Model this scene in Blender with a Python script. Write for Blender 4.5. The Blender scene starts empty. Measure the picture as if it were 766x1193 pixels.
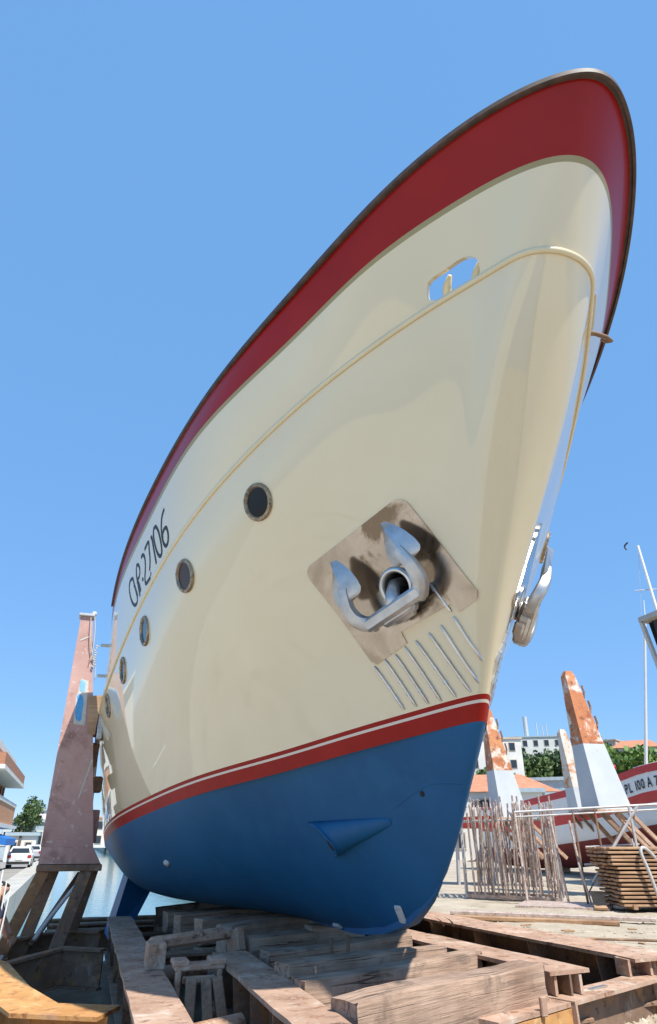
import bpy, bmesh, math, random
from mathutils import Vector, Matrix
from mathutils.bvhtree import BVHTree
random.seed(7)
SC = bpy.context.scene
COL = SC.collection
R = math.radians

# ------------------------------------------------------------------ camera, sky, sun, exposure
F_PX, W_PX, H_PX = 760.0, 766.0, 1193.0
CAM = Vector((-3.19, 0.0, 1.55))
tilt = math.atan(380.5 / F_PX)
yaw = math.atan(300.0 / math.hypot(F_PX, 380.5))
cd = bpy.data.cameras.new('camera'); cam = bpy.data.objects.new('camera', cd); COL.objects.link(cam)
cam.location = CAM
cam.rotation_euler = (math.pi / 2 + tilt, 0, -yaw)
cd.sensor_fit = 'VERTICAL'; cd.sensor_height = 36.0; cd.lens = 36.0 * F_PX / H_PX
cd.clip_start = 0.05; cd.clip_end = 6000
SC.camera = cam

SUN = Vector((0.20, -0.64, 1.0)).normalized()
elev = math.asin(SUN.z); azim = math.atan2(SUN.x, SUN.y)
w = bpy.data.worlds.new("World"); SC.world = w; w.use_nodes = True
nt = w.node_tree; bg = nt.nodes['Background']
sky = nt.nodes.new('ShaderNodeTexSky'); sky.sky_type = 'NISHITA'; sky.sun_disc = False
sky.sun_elevation = elev; sky.sun_rotation = azim
sky.altitude = 0; sky.air_density = 1.0; sky.dust_density = 0.0; sky.ozone_density = 4.0
mx = nt.nodes.new('ShaderNodeMix'); mx.data_type = 'RGBA'; mx.inputs[0].default_value = 0.70
mx.inputs[7].default_value = (0.98, 2.42, 4.85, 1)
nt.links.new(sky.outputs[0], mx.inputs[6]); nt.links.new(mx.outputs[2], bg.inputs[0]); bg.inputs[1].default_value = 0.13
sl = bpy.data.lights.new('sun', 'SUN'); so = bpy.data.objects.new('sun', sl); COL.objects.link(so)
sl.energy = 4.3; sl.angle = R(0.5); sl.color = (1.0, 0.955, 0.88)
so.rotation_euler = SUN.to_track_quat('Z', 'Y').to_euler(); so.location = (20, -40, 60)
SC.view_settings.view_transform = 'Standard'; SC.view_settings.look = 'None'
SC.view_settings.exposure = 0.60; SC.view_settings.gamma = 1
SC.cycles.max_bounces = 8; SC.cycles.diffuse_bounces = 4

# ------------------------------------------------------------------ materials
def ramp(nt, src, stops, mode='LINEAR'):
    n = nt.nodes.new('ShaderNodeValToRGB'); n.color_ramp.interpolation = mode
    e = n.color_ramp.elements
    while len(e) > 1: e.remove(e[-1])
    e[0].position = stops[0][0]; e[0].color = (*stops[0][1], 1)
    for p, c in stops[1:]:
        k = e.new(p); k.color = (*c, 1)
    nt.links.new(src, n.inputs[0]); return n.outputs[0]
def noise(nt, vec, scale, detail=5, rough=0.55, dist=0.0):
    n = nt.nodes.new('ShaderNodeTexNoise'); n.inputs['Scale'].default_value = scale
    n.inputs['Detail'].default_value = detail; n.inputs['Roughness'].default_value = rough
    n.inputs['Distortion'].default_value = dist
    nt.links.new(vec, n.inputs['Vector']); return n.outputs['Fac']
def mapped(nt, scale=(1, 1, 1), rnd=True):
    tc = nt.nodes.new('ShaderNodeTexCoord'); m = nt.nodes.new('ShaderNodeMapping')
    m.inputs['Scale'].default_value = scale
    v = tc.outputs['Object']
    if rnd:
        oi = nt.nodes.new('ShaderNodeObjectInfo'); sc_ = nt.nodes.new('ShaderNodeVectorMath'); sc_.operation = 'SCALE'
        cb = nt.nodes.new('ShaderNodeCombineXYZ')
        for k in range(3): nt.links.new(oi.outputs['Random'], cb.inputs[k])
        nt.links.new(cb.outputs[0], sc_.inputs[0]); sc_.inputs['Scale'].default_value = 37.0
        ad = nt.nodes.new('ShaderNodeVectorMath'); nt.links.new(v, ad.inputs[0]); nt.links.new(sc_.outputs[0], ad.inputs[1]); v = ad.outputs[0]
    nt.links.new(v, m.inputs['Vector']); return m.outputs[0]
def mixc(nt, fac, a, b, mode='MIX'):
    n = nt.nodes.new('ShaderNodeMix'); n.data_type = 'RGBA'; n.blend_type = mode
    for i, v in ((0, fac), (6, a), (7, b)):
        if isinstance(v, (int, float)): n.inputs[i].default_value = v
        elif isinstance(v, tuple): n.inputs[i].default_value = (*v, 1)
        else: nt.links.new(v, n.inputs[i])
    return n.outputs[2]
def mat(name, stops, scale=(3, 3, 3), nscale=1.0, rough=0.8, metal=0.0, bump=0.0, bscale=8.0, coat=0.0, coat_r=0.05,
        detail=6, patches=None, dist=0.0, spec=0.5, rnd=True, bdist=0.02, rough_var=0.0, grain=None, cracks=None):
    """colour ramp over noise; optional patches [(colour, scale, lo, hi)] of dirt / rust / worn paint / painted reflections, optional bump"""
    m = bpy.data.materials.new(name); m.use_nodes = True; nt = m.node_tree; b = nt.nodes['Principled BSDF']
    v = mapped(nt, scale, rnd)
    if len(stops) == 1: c = stops[0][1]
    else: c = ramp(nt, noise(nt, v, nscale, detail, 0.6, dist), stops)
    for i, (pc, ps, lo, hi) in enumerate(patches or []):
        off = nt.nodes.new('ShaderNodeVectorMath'); off.inputs[1].default_value = (5.3 * (i + 1), 2.1, 9.7 * i)
        nt.links.new(v, off.inputs[0])
        f = ramp(nt, noise(nt, off.outputs[0], ps, 8, 0.65, 0.4), [(lo, (0, 0, 0)), (hi, (1, 1, 1))])
        c = mixc(nt, f, c, pc)
    if grain:
        gv = mapped(nt, grain[0], rnd)
        f = noise(nt, gv, 1.0, 6, 0.7)
        c = mixc(nt, grain[1], c, ramp(nt, f, [(0.3, (grain[2],) * 3), (0.65, (1, 1, 1))]), 'MULTIPLY')
    cf = None
    if cracks:
        cv = mapped(nt, cracks, rnd); cf = ramp(nt, noise(nt, cv, 1.0, 2, 0.5, 0.0), [(0.484, (1, 1, 1)), (0.498, (0.0, 0.0, 0.0)), (0.502, (0.0, 0.0, 0.0)), (0.516, (1, 1, 1))])
        mk = ramp(nt, noise(nt, mapped(nt, (1.2, 1.2, 1.2), rnd), 1.0, 2), [(0.42, (0.9, 0.9, 0.9)), (0.6, (0, 0, 0))]); cf = mixc(nt, mk, cf, (1.0, 1.0, 1.0))
        c = mixc(nt, 0.88, c, cf, 'MULTIPLY')
    if isinstance(c, tuple): b.inputs['Base Color'].default_value = (*c, 1)
    else: nt.links.new(c, b.inputs['Base Color'])
    b.inputs['Roughness'].default_value = rough; b.inputs['Metallic'].default_value = metal
    b.inputs['Specular IOR Level'].default_value = spec
    if rough_var:
        mr = nt.nodes.new('ShaderNodeMapRange'); nt.links.new(noise(nt, v, 2.3, 5), mr.inputs[0])
        mr.inputs[3].default_value = max(0, rough - rough_var); mr.inputs[4].default_value = rough + rough_var
        nt.links.new(mr.outputs[0], b.inputs['Roughness'])
    b.inputs['Coat Weight'].default_value = coat; b.inputs['Coat Roughness'].default_value = coat_r
    if bump:
        bn = nt.nodes.new('ShaderNodeBump'); bn.inputs['Strength'].default_value = bump; bn.inputs['Distance'].default_value = bdist
        bv = mapped(nt, grain[0], rnd) if grain else v
        nt.links.new(noise(nt, bv, 1.0 if grain else bscale, 8, 0.65), bn.inputs['Height'])
        if cf is not None:
            b2 = nt.nodes.new('ShaderNodeBump'); b2.inputs['Strength'].default_value = 1.0; b2.inputs['Distance'].default_value = 0.02
            nt.links.new(cf, b2.inputs['Height']); nt.links.new(bn.outputs[0], b2.inputs['Normal']); bn = b2
        nt.links.new(bn.outputs[0], b.inputs['Normal'])
        if coat: nt.links.new(bn.outputs[0], b.inputs['Coat Normal'])
    return m
M = {}
M['cream'] = mat('cream_paint', [(0.3, (0.775, 0.64, 0.395)), (0.7, (0.81, 0.685, 0.44))], (1, 1, 1), 0.6, rough=0.4, spec=0.35, coat=0.9, coat_r=0.02, bump=0.10, bscale=1.1, bdist=0.006, rnd=False)
M['cream'].node_tree.nodes['Principled BSDF'].inputs['Coat IOR'].default_value = 1.85
M['red'] = mat('deep_red_paint', [(0.3, (0.28, 0.007, 0.004)), (0.7, (0.34, 0.010, 0.006))], (1, 1, 1), 1.0, rough=0.45, spec=.2, coat=0.22, coat_r=0.04, bump=0.1, bscale=2.0, bdist=0.008, rnd=False)
M['boot_red'] = mat('boot_top_red', [(0.3, (0.30, 0.009, 0.004)), (0.7, (0.37, 0.015, 0.007))], (1, 1, 1), 2.0, rough=0.5, spec=.2, rnd=False)
M['stripe'] = mat('white_stripe', [(0, (0.74, 0.62, 0.5))], rough=0.4)
M['olive'] = mat('olive_strip', [(0.3, (0.33, 0.27, 0.12)), (0.7, (0.38, 0.31, 0.15))], rough=0.45, rnd=False)
M['cap'] = mat('cap_rail_wood', [(0.3, (0.035, 0.02, 0.013)), (0.7, (0.10, 0.06, 0.04))], (3, 3, 3), 3.0, rough=0.6)
M['antifoul'] = mat('blue_antifouling', [(0.3, (0.004, 0.080, 0.20)), (0.7, (0.007, 0.108, 0.25))], (1, 1, 1), 0.9, rough=0.55, spec=.35, bump=0.15, bscale=14, bdist=0.004, rnd=False,
                    patches=[((0.012, 0.12, 0.26), 1.6, 0.52, 0.8), ((0.03, 0.13, 0.26), 18, 0.68, 0.76)])
M['white'] = mat('white_paint', [(0.3, (0.74, 0.74, 0.72)), (0.7, (0.8, 0.8, 0.78))], rough=0.4)
# ------------------------------------------------------------------ helpers
def tag(o, label=None, cat=None, group=None, kind=None):
    if label: o['label'] = label
    if cat: o['category'] = cat
    if group: o['group'] = group
    if kind: o['kind'] = kind
    return o
def empty(name, loc=(0, 0, 0), rz=0.0, label=None, cat=None, group=None):
    o = bpy.data.objects.new(name, None); COL.objects.link(o); o.location = loc; o.rotation_euler = (0, 0, rz)
    o.empty_display_size = 0.2
    return tag(o, label, cat, group)
class MB:
    def __init__(s): s.v = []; s.f = []; s.m = []
    def add(s, vs, fs, mi=0):
        b = len(s.v); s.v += [tuple(v) for v in vs]; s.f += [tuple(i + b for i in f) for f in fs]; s.m += [mi] * len(fs); return s
    def hexa(s, p, mi=0):     # 8 points: bottom ring 0-3, top ring 4-7
        return s.add(p, [(3, 2, 1, 0), (4, 5, 6, 7), (0, 1, 5, 4), (1, 2, 6, 5), (2, 3, 7, 6), (3, 0, 4, 7)], mi)
    def box(s, c, size, rot=None, mi=0, bev=0.0):
        hx, hy, hz = size[0] / 2, size[1] / 2, size[2] / 2
        if bev > 0:
            b = min(bev, hx * .9, hy * .9, hz * .9); P = []
            for z, i_ in ((-hz, b), (-hz + b, 0), (hz - b, 0), (hz, b)):
                x, y = hx - i_, hy - i_; k = b if i_ == 0 else b * 0.4
                P += [(x - k, -y, z), (x, -y + k, z), (x, y - k, z), (x - k, y, z), (-x + k, y, z), (-x, y - k, z), (-x, -y + k, z), (-x + k, -y, z)]
            F = [tuple(range(7, -1, -1)), tuple(range(24, 32))]
            for r in range(3):
                for k in range(8):
                    a = r * 8 + k; b2 = r * 8 + (k + 1) % 8; F.append((a, b2, b2 + 8, a + 8))
        else:
            P = [(x * hx, y * hy, z * hz) for z in (-1, 1) for x, y in ((-1, -1), (1, -1), (1, 1), (-1, 1))]
            F = [(3, 2, 1, 0), (4, 5, 6, 7), (0, 1, 5, 4), (1, 2, 6, 5), (2, 3, 7, 6), (3, 0, 4, 7)]
        P = [Vector(p) for p in P]
        if rot is not None: P = [rot @ p for p in P]
        return s.add([p + Vector(c) for p in P], F, mi)
    def beam(s, a, b, wd, ht, up=(0, 0, 1), bev=0.0, mi=0, lift=0.0):   # box from a to b
        a = Vector(a); b = Vector(b); d = b - a; L = d.length; x = d.normalized()
        y = Vector(up).cross(x).normalized(); z = x.cross(y)
        rot = Matrix((x, y, z)).transposed()
        return s.box((a + b) / 2 + z * lift, (L, wd, ht), rot, mi, bev)
    def tube(s, pts, r, n=8, mi=0, caps=True):
        pts = [Vector(p) for p in pts]; N = len(pts); rr = r if isinstance(r, (list, tuple)) else [r] * N
        V = []; F = []; prev = None
        for i, p in enumerate(pts):
            t = (pts[min(i + 1, N - 1)] - pts[max(i - 1, 0)]).normalized()
            if prev is None:
                a = Vector((0, 0, 1)) if abs(t.z) < 0.9 else Vector((1, 0, 0)); u = t.cross(a).normalized()
            else: u = (prev - t * prev.dot(t)).normalized()
            prev = u; v = t.cross(u)
            for k in range(n):
                an = 2 * math.pi * k / n; V.append(p + (u * math.cos(an) + v * math.sin(an)) * rr[i])
        for i in range(N - 1):
            for k in range(n): F.append((i * n + k, i * n + (k + 1) % n, (i + 1) * n + (k + 1) % n, (i + 1) * n + k))
        if caps: F += [tuple(range(n - 1, -1, -1)), tuple(range((N - 1) * n, N * n))]
        return s.add(V, F, mi)
    def prism(s, poly, origin, ux, uy, uz, depth, mi=0):  # 2D outline extruded along uz
        o = Vector(origin); ux = Vector(ux); uy = Vector(uy); uz = Vector(uz); n = len(poly)
        V = [o + ux * a + uy * b for a, b in poly] + [o + ux * a + uy * b + uz * depth for a, b in poly]
        F = [tuple(range(n - 1, -1, -1)), tuple(range(n, 2 * n))] + [(k, (k + 1) % n, (k + 1) % n + n, k + n) for k in range(n)]
        return s.add(V, F, mi)
    def build(s, name, mats, parent=None, smooth=False, label=None, cat=None, group=None, kind=None, local=False):
        me = bpy.data.meshes.new(name)
        off = Vector((0, 0, 0))
        if parent is not None and not local: off = Vector(parent.location) if parent.parent is None else Vector(parent.parent.location)
        if parent is not None and parent.parent is not None and not local: off = Vector(parent.parent.location)
        me.from_pydata([(v[0] - off.x, v[1] - off.y, v[2] - off.z) for v in s.v], [], s.f)
        if not isinstance(mats, (list, tuple)): mats = [mats]
        for m in mats: me.materials.append(m)
        if len(mats) > 1: me.polygons.foreach_set('material_index', s.m)
        if smooth: me.polygons.foreach_set('use_smooth', [True] * len(me.polygons))
        me.update()
        o = bpy.data.objects.new(name, me); COL.objects.link(o)
        if parent is not None: o.parent = parent
        if smooth == 'auto':
            bm = bmesh.new(); bm.from_mesh(me); bmesh.ops.recalc_face_normals(bm, faces=bm.faces)
            for e in bm.edges:
                if len(e.link_faces) == 2 and e.calc_face_angle(0) > R(35): e.smooth = False
            bm.to_mesh(me); bm.free()
        return tag(o, label, cat, group, kind)
def place(o, loc, rz=0.0):
    o.location = loc; o.rotation_euler = (0, 0, rz); return o
def copy_tree(o, loc=None, rot=None, label=None, group=None, parent=None):
    c = o.copy(); COL.objects.link(c)
    if parent is not None: c.parent = parent
    if loc is not None: c.location = loc
    if rot is not None: c.rotation_euler = rot if isinstance(rot, (tuple, list)) else (0, 0, rot)
    if label: c['label'] = label
    if group: c['group'] = group
    for ch in list(o.children):
        copy_tree(ch, parent=c)
    return c
def natspline(xk, yk, xs):
    n = len(xk); h = [xk[i + 1] - xk[i] for i in range(n - 1)]
    a = [0.0] * n; b = [1.0] * n; c = [0.0] * n; d = [0.0] * n
    for i in range(1, n - 1):
        a[i] = h[i - 1]; b[i] = 2 * (h[i - 1] + h[i]); c[i] = h[i]
        d[i] = 3 * ((yk[i + 1] - yk[i]) / h[i] - (yk[i] - yk[i - 1]) / h[i - 1])
    for i in range(1, n):
        w_ = a[i] / b[i - 1]; b[i] -= w_ * c[i - 1]; d[i] -= w_ * d[i - 1]
    m = [0.0] * n; m[-1] = d[-1] / b[-1]
    for i in range(n - 2, -1, -1): m[i] = (d[i] - c[i] * m[i + 1]) / b[i]
    out = []
    for x in xs:
        i = 0
        while i < n - 2 and x > xk[i + 1]: i += 1
        t = x - xk[i]
        B = (yk[i + 1] - yk[i]) / h[i] - h[i] * (2 * m[i] + m[i + 1]) / 3; D = (m[i + 1] - m[i]) / (3 * h[i])
        out.append(yk[i] + t * (B + t * (m[i] + t * D)))
    return out
def lin(xk, yk, x):
    if x <= xk[0]: return yk[0]
    for i in range(len(xk) - 1):
        if x <= xk[i + 1]: return yk[i] + (yk[i + 1] - yk[i]) * (x - xk[i]) / (xk[i + 1] - xk[i])
    return yk[-1]
def sstep(x): x = max(0.0, min(1.0, x)); return x * x * (3 - 2 * x)

# ------------------------------------------------------------------ the hull of the big boat
KY = [0, .1, .35, .8, 1.5, 2.5, 4, 6, 8, 11, 15, 20]
KZ = [0, .8, 2, 4, 7, 11, 20]
LINES = {
 'sheer': ([0, .296, .608, .988, 1.412, 1.849, 2.365, 2.784, 3.027, 3.089, 2.80, 2.2], [7.225, 7.058, 6.732, 6.385, 5.953, 5.469, 4.95], 2.277),
 'band': ([0, .297, .579, .934, 1.386, 1.845, 2.471, 2.836, 3.055, 3.029, 2.76, 2.1], [6.632, 6.533, 6.278, 5.889, 5.446, 4.945, 4.45], 2.632),
 'mould': ([0, .325, .525, .827, 1.244, 1.75, 2.327, 2.71, 2.91, 3.03, 2.68, 1.9], [5.952, 5.831, 5.605, 5.067, 4.403, 3.578, 2.9], 3.038),
 'wl': ([0, .109, .243, .453, .767, 1.163, 1.751, 2.22, 2.514, 2.568, 2.25, 1.4], [2.67, 2.586, 2.46, 2.277, 2.01, 1.703, 1.25], 4.961)}
LEN = 18.5; NS = 130
SS = [LEN * (i / (NS - 1)) ** 2 for i in range(NS)]
def row_of(name):
    B, Z, y0 = LINES[name]
    sk = [math.sqrt(k) for k in KY] 
    b = natspline(sk, B, [math.sqrt(s) for s in SS])
    z = natspline(KZ + [24], Z + [Z[-1] + (Z[-1] - Z[-2]) / 9 * 4], SS)
    return [Vector((-max(0, bb), y0 + s, zz)) for bb, s, zz in zip(b, SS, z)]
CR = {k: row_of(k) for k in LINES}
CR['redbot'] = [Vector((p.x * 0.975, p.y + .1, p.z - .215)) for p in CR['wl']]
def blend_rows(a, b, t): return [p.lerp(q, t) for p, q in zip(CR[a], CR[b])]
CTRL = ['redbot', 'wl', 'mould', 'band', 'sheer']
def srow(t):            # t in 0..4 through the control rows, smooth through them
    out = []
    for i in range(NS):
        P = [CR[k][i] for k in CTRL]
        zk = [0.0]
        for k in range(1, 5): zk.append(zk[-1] + max(.05, (P[k] - P[k - 1]).length))
        k = min(3, int(t)); u = zk[k] + (zk[k + 1] - zk[k]) * (t - k)
        q = Vector([natspline(zk, [p[c] for p in P], [u])[0] for c in range(3)])
        if 1 < t < 2:
            ws_ = sstep((SS[i] - 1.0) / 5.0)
            q = q.lerp(P[1].lerp(P[2], t - 1), ws_)
            u_ = t - 1; s_ = SS[i]; kk = .145 * sstep(s_ / 3.2) * (1 - sstep((s_ - 4.5) / 5)) * math.sin(math.pi * u_ ** 1.3) + .075 * sstep(s_ / .12) * (1 - sstep((s_ - .2) / 3.4)) * math.sin(math.pi * u_ ** 1.1)
            q.x -= kk
        elif t >= 2: q = q.lerp(P[k].lerp(P[k + 1], t - k), sstep((SS[i] - 1.0) / 5.0))
        out.append(q)
        if i == 0: out[0].x = 0
    return out
STEM_Z = [.60, .62, .70, .84, 1.03, 1.28, 1.58, 1.92, 2.21, 2.46]
STEM_Y = [8.3, 7.85, 7.16, 6.59, 6.21, 5.90, 5.64, 5.42, 5.22, 5.06]
def keel_z(y): return lin([6, 8, 10, 14, 20, 30], [.62, .60, .60, .57, .48, .3], y)
def under_row(h):
    P0z = .60 + (2.455 - .60) * h; P0y = lin(STEM_Z, STEM_Y, P0z); out = []
    for i, s in enumerate(SS):
        y = P0y + s * (LEN + 5.061 - P0y) / LEN
        # red line at this y
        j = min(NS - 2, max(0, next((k for k in range(NS) if CR['redbot'][k].y > y), NS - 1) - 1))
        a, b = CR['redbot'][j], CR['redbot'][j + 1]; t = (y - a.y) / (b.y - a.y); zr = a.z + (b.z - a.z) * t
        zf = keel_z(y) + (zr - keel_z(y)) * h; w_ = sstep((s) / 5.0)
        z = P0z * (1 - w_) + zf * w_
        e = .62 + (.17 - .62) * sstep((y - 5) / 8.5) + .35 * sstep((y - 14) / 9)
        B = -CR['redbot'][i].x * (h ** e)
        out.append(Vector((-B, y, z)))
    return out
def strip(mb, rows, flip=False, mi=0, close_first=False):
    n = len(rows[0]); V = [p for r in rows for p in r]; F = []
    for r in range(len(rows) - 1):
        for i in range(n - 1):
            a, b, c, d = r * n + i, r * n + i + 1, (r + 1) * n + i + 1, (r + 1) * n + i
            F.append((a, d, c, b) if not flip else (a, b, c, d))
    mb.add(V, F, mi)
def both(rows):
    """port side mirrored, joined to starboard through the stem: one continuous row"""
    out = []
    for r in rows:
        m = [Vector((-p.x, p.y, p.z)) for p in r[1:]][::-1]
        out.append(m + [Vector((0, r[0].y, r[0].z))] + list(r[1:]))
    return out
def thick(rows, t):      # inward offset copy of a both() surface, using row-wise normals
    out = []
    for a, r in enumerate(rows):
        q = []
        for i, p in enumerate(r):
            tu = r[min(i + 1, len(r) - 1)] - r[max(i - 1, 0)]
            tv = rows[min(a + 1, len(rows) - 1)][i] - rows[max(a - 1, 0)][i]
            n = tu.cross(tv).normalized(); q.append(p + n * t)
        out.append(q)
    return out
def weld(o, d=0.0005):
    bm = bmesh.new(); bm.from_mesh(o.data); bmesh.ops.remove_doubles(bm, verts=bm.verts, dist=d)
    bmesh.ops.recalc_face_normals(bm, faces=bm.faces); bm.to_mesh(o.data); bm.free()
M['steel_grey'] = mat('galvanised_anchor', [(0.3, (0.42, 0.42, 0.42)), (0.7, (0.60, 0.60, 0.59))], (4, 4, 4), 2.0, rough=0.33, metal=0.75, bump=0.15, bscale=12, bdist=0.004)
M['inox_plate'] = mat('stained_plate_painted_reflection', [(0.35, (0.36, 0.29, 0.225)), (0.65, (0.54, 0.45, 0.36))], (1, 1, 1), 2.2, rough=0.16, metal=0.95, bump=0.12, bscale=2.6, bdist=0.012,
     patches=[((0.22, 0.16, 0.11), 1.5, 0.53, 0.60), ((0.40, 0.27, 0.16), 9, 0.6, 0.75)], dist=0.8, rough_var=0.12, rnd=False)  # large dark patches paint in reflections, small brown ones are stains
M['inox'] = mat('polished_steel', [(0.3, (0.55, 0.52, 0.48)), (0.7, (0.7, 0.68, 0.65))], rough=0.2, metal=0.9)
M['dark'] = mat('dark_interior', [(0, (0.012, 0.011, 0.010))], rough=0.7)
M['glass'] = mat('dark_porthole_glass', [(0, (0.008, 0.008, 0.007))], rough=0.05, spec=0.35)
M['glass_brown_refl'] = mat('glass_painted_brown_reflection', [(0, (0.06, 0.028, 0.014))], rough=0.08, spec=0.3)  # brown reflection painted into the glass colour
M['glass_blue_refl'] = mat('glass_painted_blue_reflection', [(0, (0.02, 0.06, 0.12))], rough=0.05, spec=0.8)  # bluish reflection put into the pane's own colour
M['brass'] = mat('weathered_bronze_ring', [(0.3, (0.28, 0.20, 0.12)), (0.7, (0.46, 0.36, 0.24))], (6, 6, 6), 2, rough=0.35, metal=0.6, patches=[((0.10, 0.10, 0.07), 4, 0.5, 0.65)])
M['black'] = mat('black_lettering', [(0, (0.012, 0.012, 0.014))], rough=0.5)
M['zinc'] = mat('zinc_anode', [(0.3, (0.42, 0.43, 0.42)), (0.7, (0.60, 0.60, 0.58))], (8, 8, 8), 2, rough=0.7, bump=0.4, bscale=6, patches=[((0.2, 0.24, 0.27), 5, 0.55, 0.7)])
M['mould'] = mat('cream_moulding_paint', [(0.3, (0.72, 0.61, 0.38)), (0.7, (0.78, 0.67, 0.43))], rough=0.3, coat=0.4)
M['deck'] = mat('deck_planking', [(0.3, (0.35, 0.27, 0.18)), (0.7, (0.45, 0.36, 0.25))], rough=0.7)
def rust(name, a, b, patches, **k):
    return mat(name, [(0.3, a), (0.7, b)], (1.6, 1.6, 1.6), 1.5, rough=0.85, bump=0.5, bscale=9, bdist=0.012, patches=patches, **k)
M['rust_dark'] = rust('dark_rusty_steel', (0.15, 0.09, 0.055), (0.30, 0.19, 0.125), [((0.38, 0.19, 0.07), 3.5, 0.53, 0.68), ((0.40, 0.33, 0.26), 1.7, 0.56, 0.70), ((0.07, 0.045, 0.03), 5, 0.58, 0.68)])
M['rust_orange'] = rust('bright_orange_rust', (0.44, 0.20, 0.06), (0.62, 0.34, 0.12), [((0.28, 0.11, 0.04), 4.0, 0.53, 0.64), ((0.72, 0.50, 0.24), 2.0, 0.53, 0.75), ((0.46, 0.27, 0.17), 1.4, 0.55, 0.7)])
M['rust_mid'] = rust('patchy_brown_rust', (0.24, 0.11, 0.045), (0.42, 0.20, 0.08), [((0.60, 0.40, 0.18), 3.0, 0.57, 0.70), ((0.12, 0.06, 0.035), 4, 0.56, 0.7)])
M['flange'] = rust('worn_painted_flange', (0.34, 0.205, 0.135), (0.54, 0.36, 0.255), [((0.26, 0.12, 0.06), 5, 0.54, 0.66), ((0.60, 0.50, 0.40), 2.0, 0.54, 0.70), ((0.15, 0.085, 0.055), 3.0, 0.58, 0.68), ((0.66, 0.55, 0.42), 14, 0.62, 0.70)])
M['post_red'] = mat('faded_maroon_steel', [(0.3, (0.44, 0.245, 0.205)), (0.7, (0.58, 0.37, 0.32))], (1, 1, 1), 1.3, rough=0.75, bump=0.35, bscale=12, bdist=0.01,
     patches=[((0.20, 0.10, 0.07), 2.0, 0.56, 0.75), ((0.62, 0.50, 0.44), 12, 0.60, 0.66), ((0.27, 0.12, 0.05), 6, 0.62, 0.74)])
M['post_orange'] = mat('orange_rusted_steel', [(0.3, (0.40, 0.12, 0.045)), (0.7, (0.58, 0.25, 0.11))], (1.2, 1.2, 1.2), 1.4, rough=0.8, bump=0.3, bscale=10,
     patches=[((0.68, 0.58, 0.48), 1.6, 0.50, 0.60), ((0.22, 0.08, 0.04), 3.5, 0.54, 0.66)])
M['post_pale'] = mat('pale_rust_streaked_steel', [(0.3, (0.58, 0.50, 0.42)), (0.7, (0.66, 0.60, 0.52))], (1.2, 1.2, 1.2), 1.2, rough=0.7, patches=[((0.50, 0.22, 0.09), 1.3, 0.48, 0.58), ((0.40, 0.15, 0.06), 4, 0.58, 0.7)])
M['post_grey'] = mat('grey_primer_steel', [(0.3, (0.46, 0.49, 0.51)), (0.7, (0.54, 0.57, 0.58))], (1, 1, 1), 1.6, rough=0.6, bump=0.1, patches=[((0.25, 0.20, 0.13), 1.5, 0.66, 0.78)])
M['timber_x'] = mat('weathered_timber', [(0.3, (0.33, 0.205, 0.135)), (0.7, (0.62, 0.435, 0.315))], (1, 1, 1), 1.6, rough=0.9, bump=0.8, bdist=0.02,
     patches=[((0.20, 0.14, 0.10), 2.4, 0.55, 0.7), ((0.36, 0.20, 0.13), 3.5, 0.62, 0.75)], grain=((1.5, 26, 26), 0.8, 0.45), cracks=(.35, 11, 11))
M['timber_y'] = mat('weathered_timber_lengthwise', [(0.3, (0.30, 0.18, 0.11)), (0.7, (0.50, 0.34, 0.23))], (1, 1, 1), 1.6, rough=0.9, bump=0.8, bdist=0.02,
     patches=[((0.20, 0.14, 0.10), 2.4, 0.55, 0.7)], grain=((26, 1.5, 26), 0.8, 0.45))
M['board'] = mat('scaffold_board_wood', [(0.3, (0.30, 0.165, 0.09)), (0.7, (0.60, 0.38, 0.22))], (1.5, 1.5, 1.5), 1.0, rough=0.85, bump=0.6, bdist=0.01, grain=((1.2, 30, 30), 0.7, 0.5))
M['pole'] = mat('weathered_scaffold_tube', [(0.3, (0.40, 0.31, 0.26)), (0.7, (0.63, 0.53, 0.47))], (4, 4, 4), 2, rough=0.65, metal=0.15, patches=[((0.32, 0.17, 0.10), 4, 0.52, 0.65)])
M['pole_grey'] = mat('galvanised_tube', [(0.3, (0.45, 0.43, 0.41)), (0.7, (0.62, 0.60, 0.58))], (4, 4, 4), 2, rough=0.55, metal=0.3)
M['sand'] = mat('sandy_ground', [(0.3, (0.36, 0.295, 0.21)), (0.7, (0.52, 0.44, 0.33))], (1, 1, 1), 1.2, rough=0.95, bump=0.7, bscale=16, bdist=0.03,
     patches=[((0.25, 0.19, 0.13), 0.9, 0.56, 0.7), ((0.60, 0.55, 0.45), 5, 0.6, 0.7), ((0.2, 0.15, 0.1), 22, 0.6, 0.68)], rnd=False)
M['slipfloor'] = mat('dirty_slip_floor', [(0.3, (0.17, 0.135, 0.10)), (0.7, (0.36, 0.29, 0.215))], (1, 1, 1), 1.5, rough=0.95, bump=0.8, bscale=12, bdist=0.04, patches=[((0.34, 0.29, 0.22), 3, 0.55, 0.7)], rnd=False)
M['concrete'] = mat('quay_concrete', [(0.3, (0.40, 0.38, 0.33)), (0.7, (0.52, 0.49, 0.43))], (1, 1, 1), 1.0, rough=0.9, bump=0.3, bscale=12, patches=[((0.28, 0.26, 0.22), 0.8, 0.55, 0.7)], rnd=False)
M['asphalt'] = mat('sunbleached_road', [(0.3, (0.26, 0.24, 0.21)), (0.7, (0.34, 0.32, 0.28))], (1, 1, 1), 0.6, rough=0.9, rnd=False)
M['blue_spray'] = mat('blue_spray_paint', [(0.3, (0.05, 0.30, 0.62)), (0.7, (0.12, 0.42, 0.75))], (8, 8, 8), 2, rough=0.6)
M['pale_spray'] = mat('pale_primer_patch', [(0.3, (0.50, 0.48, 0.42)), (0.7, (0.62, 0.60, 0.54))], (8, 8, 8), 2, rough=0.7)
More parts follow.
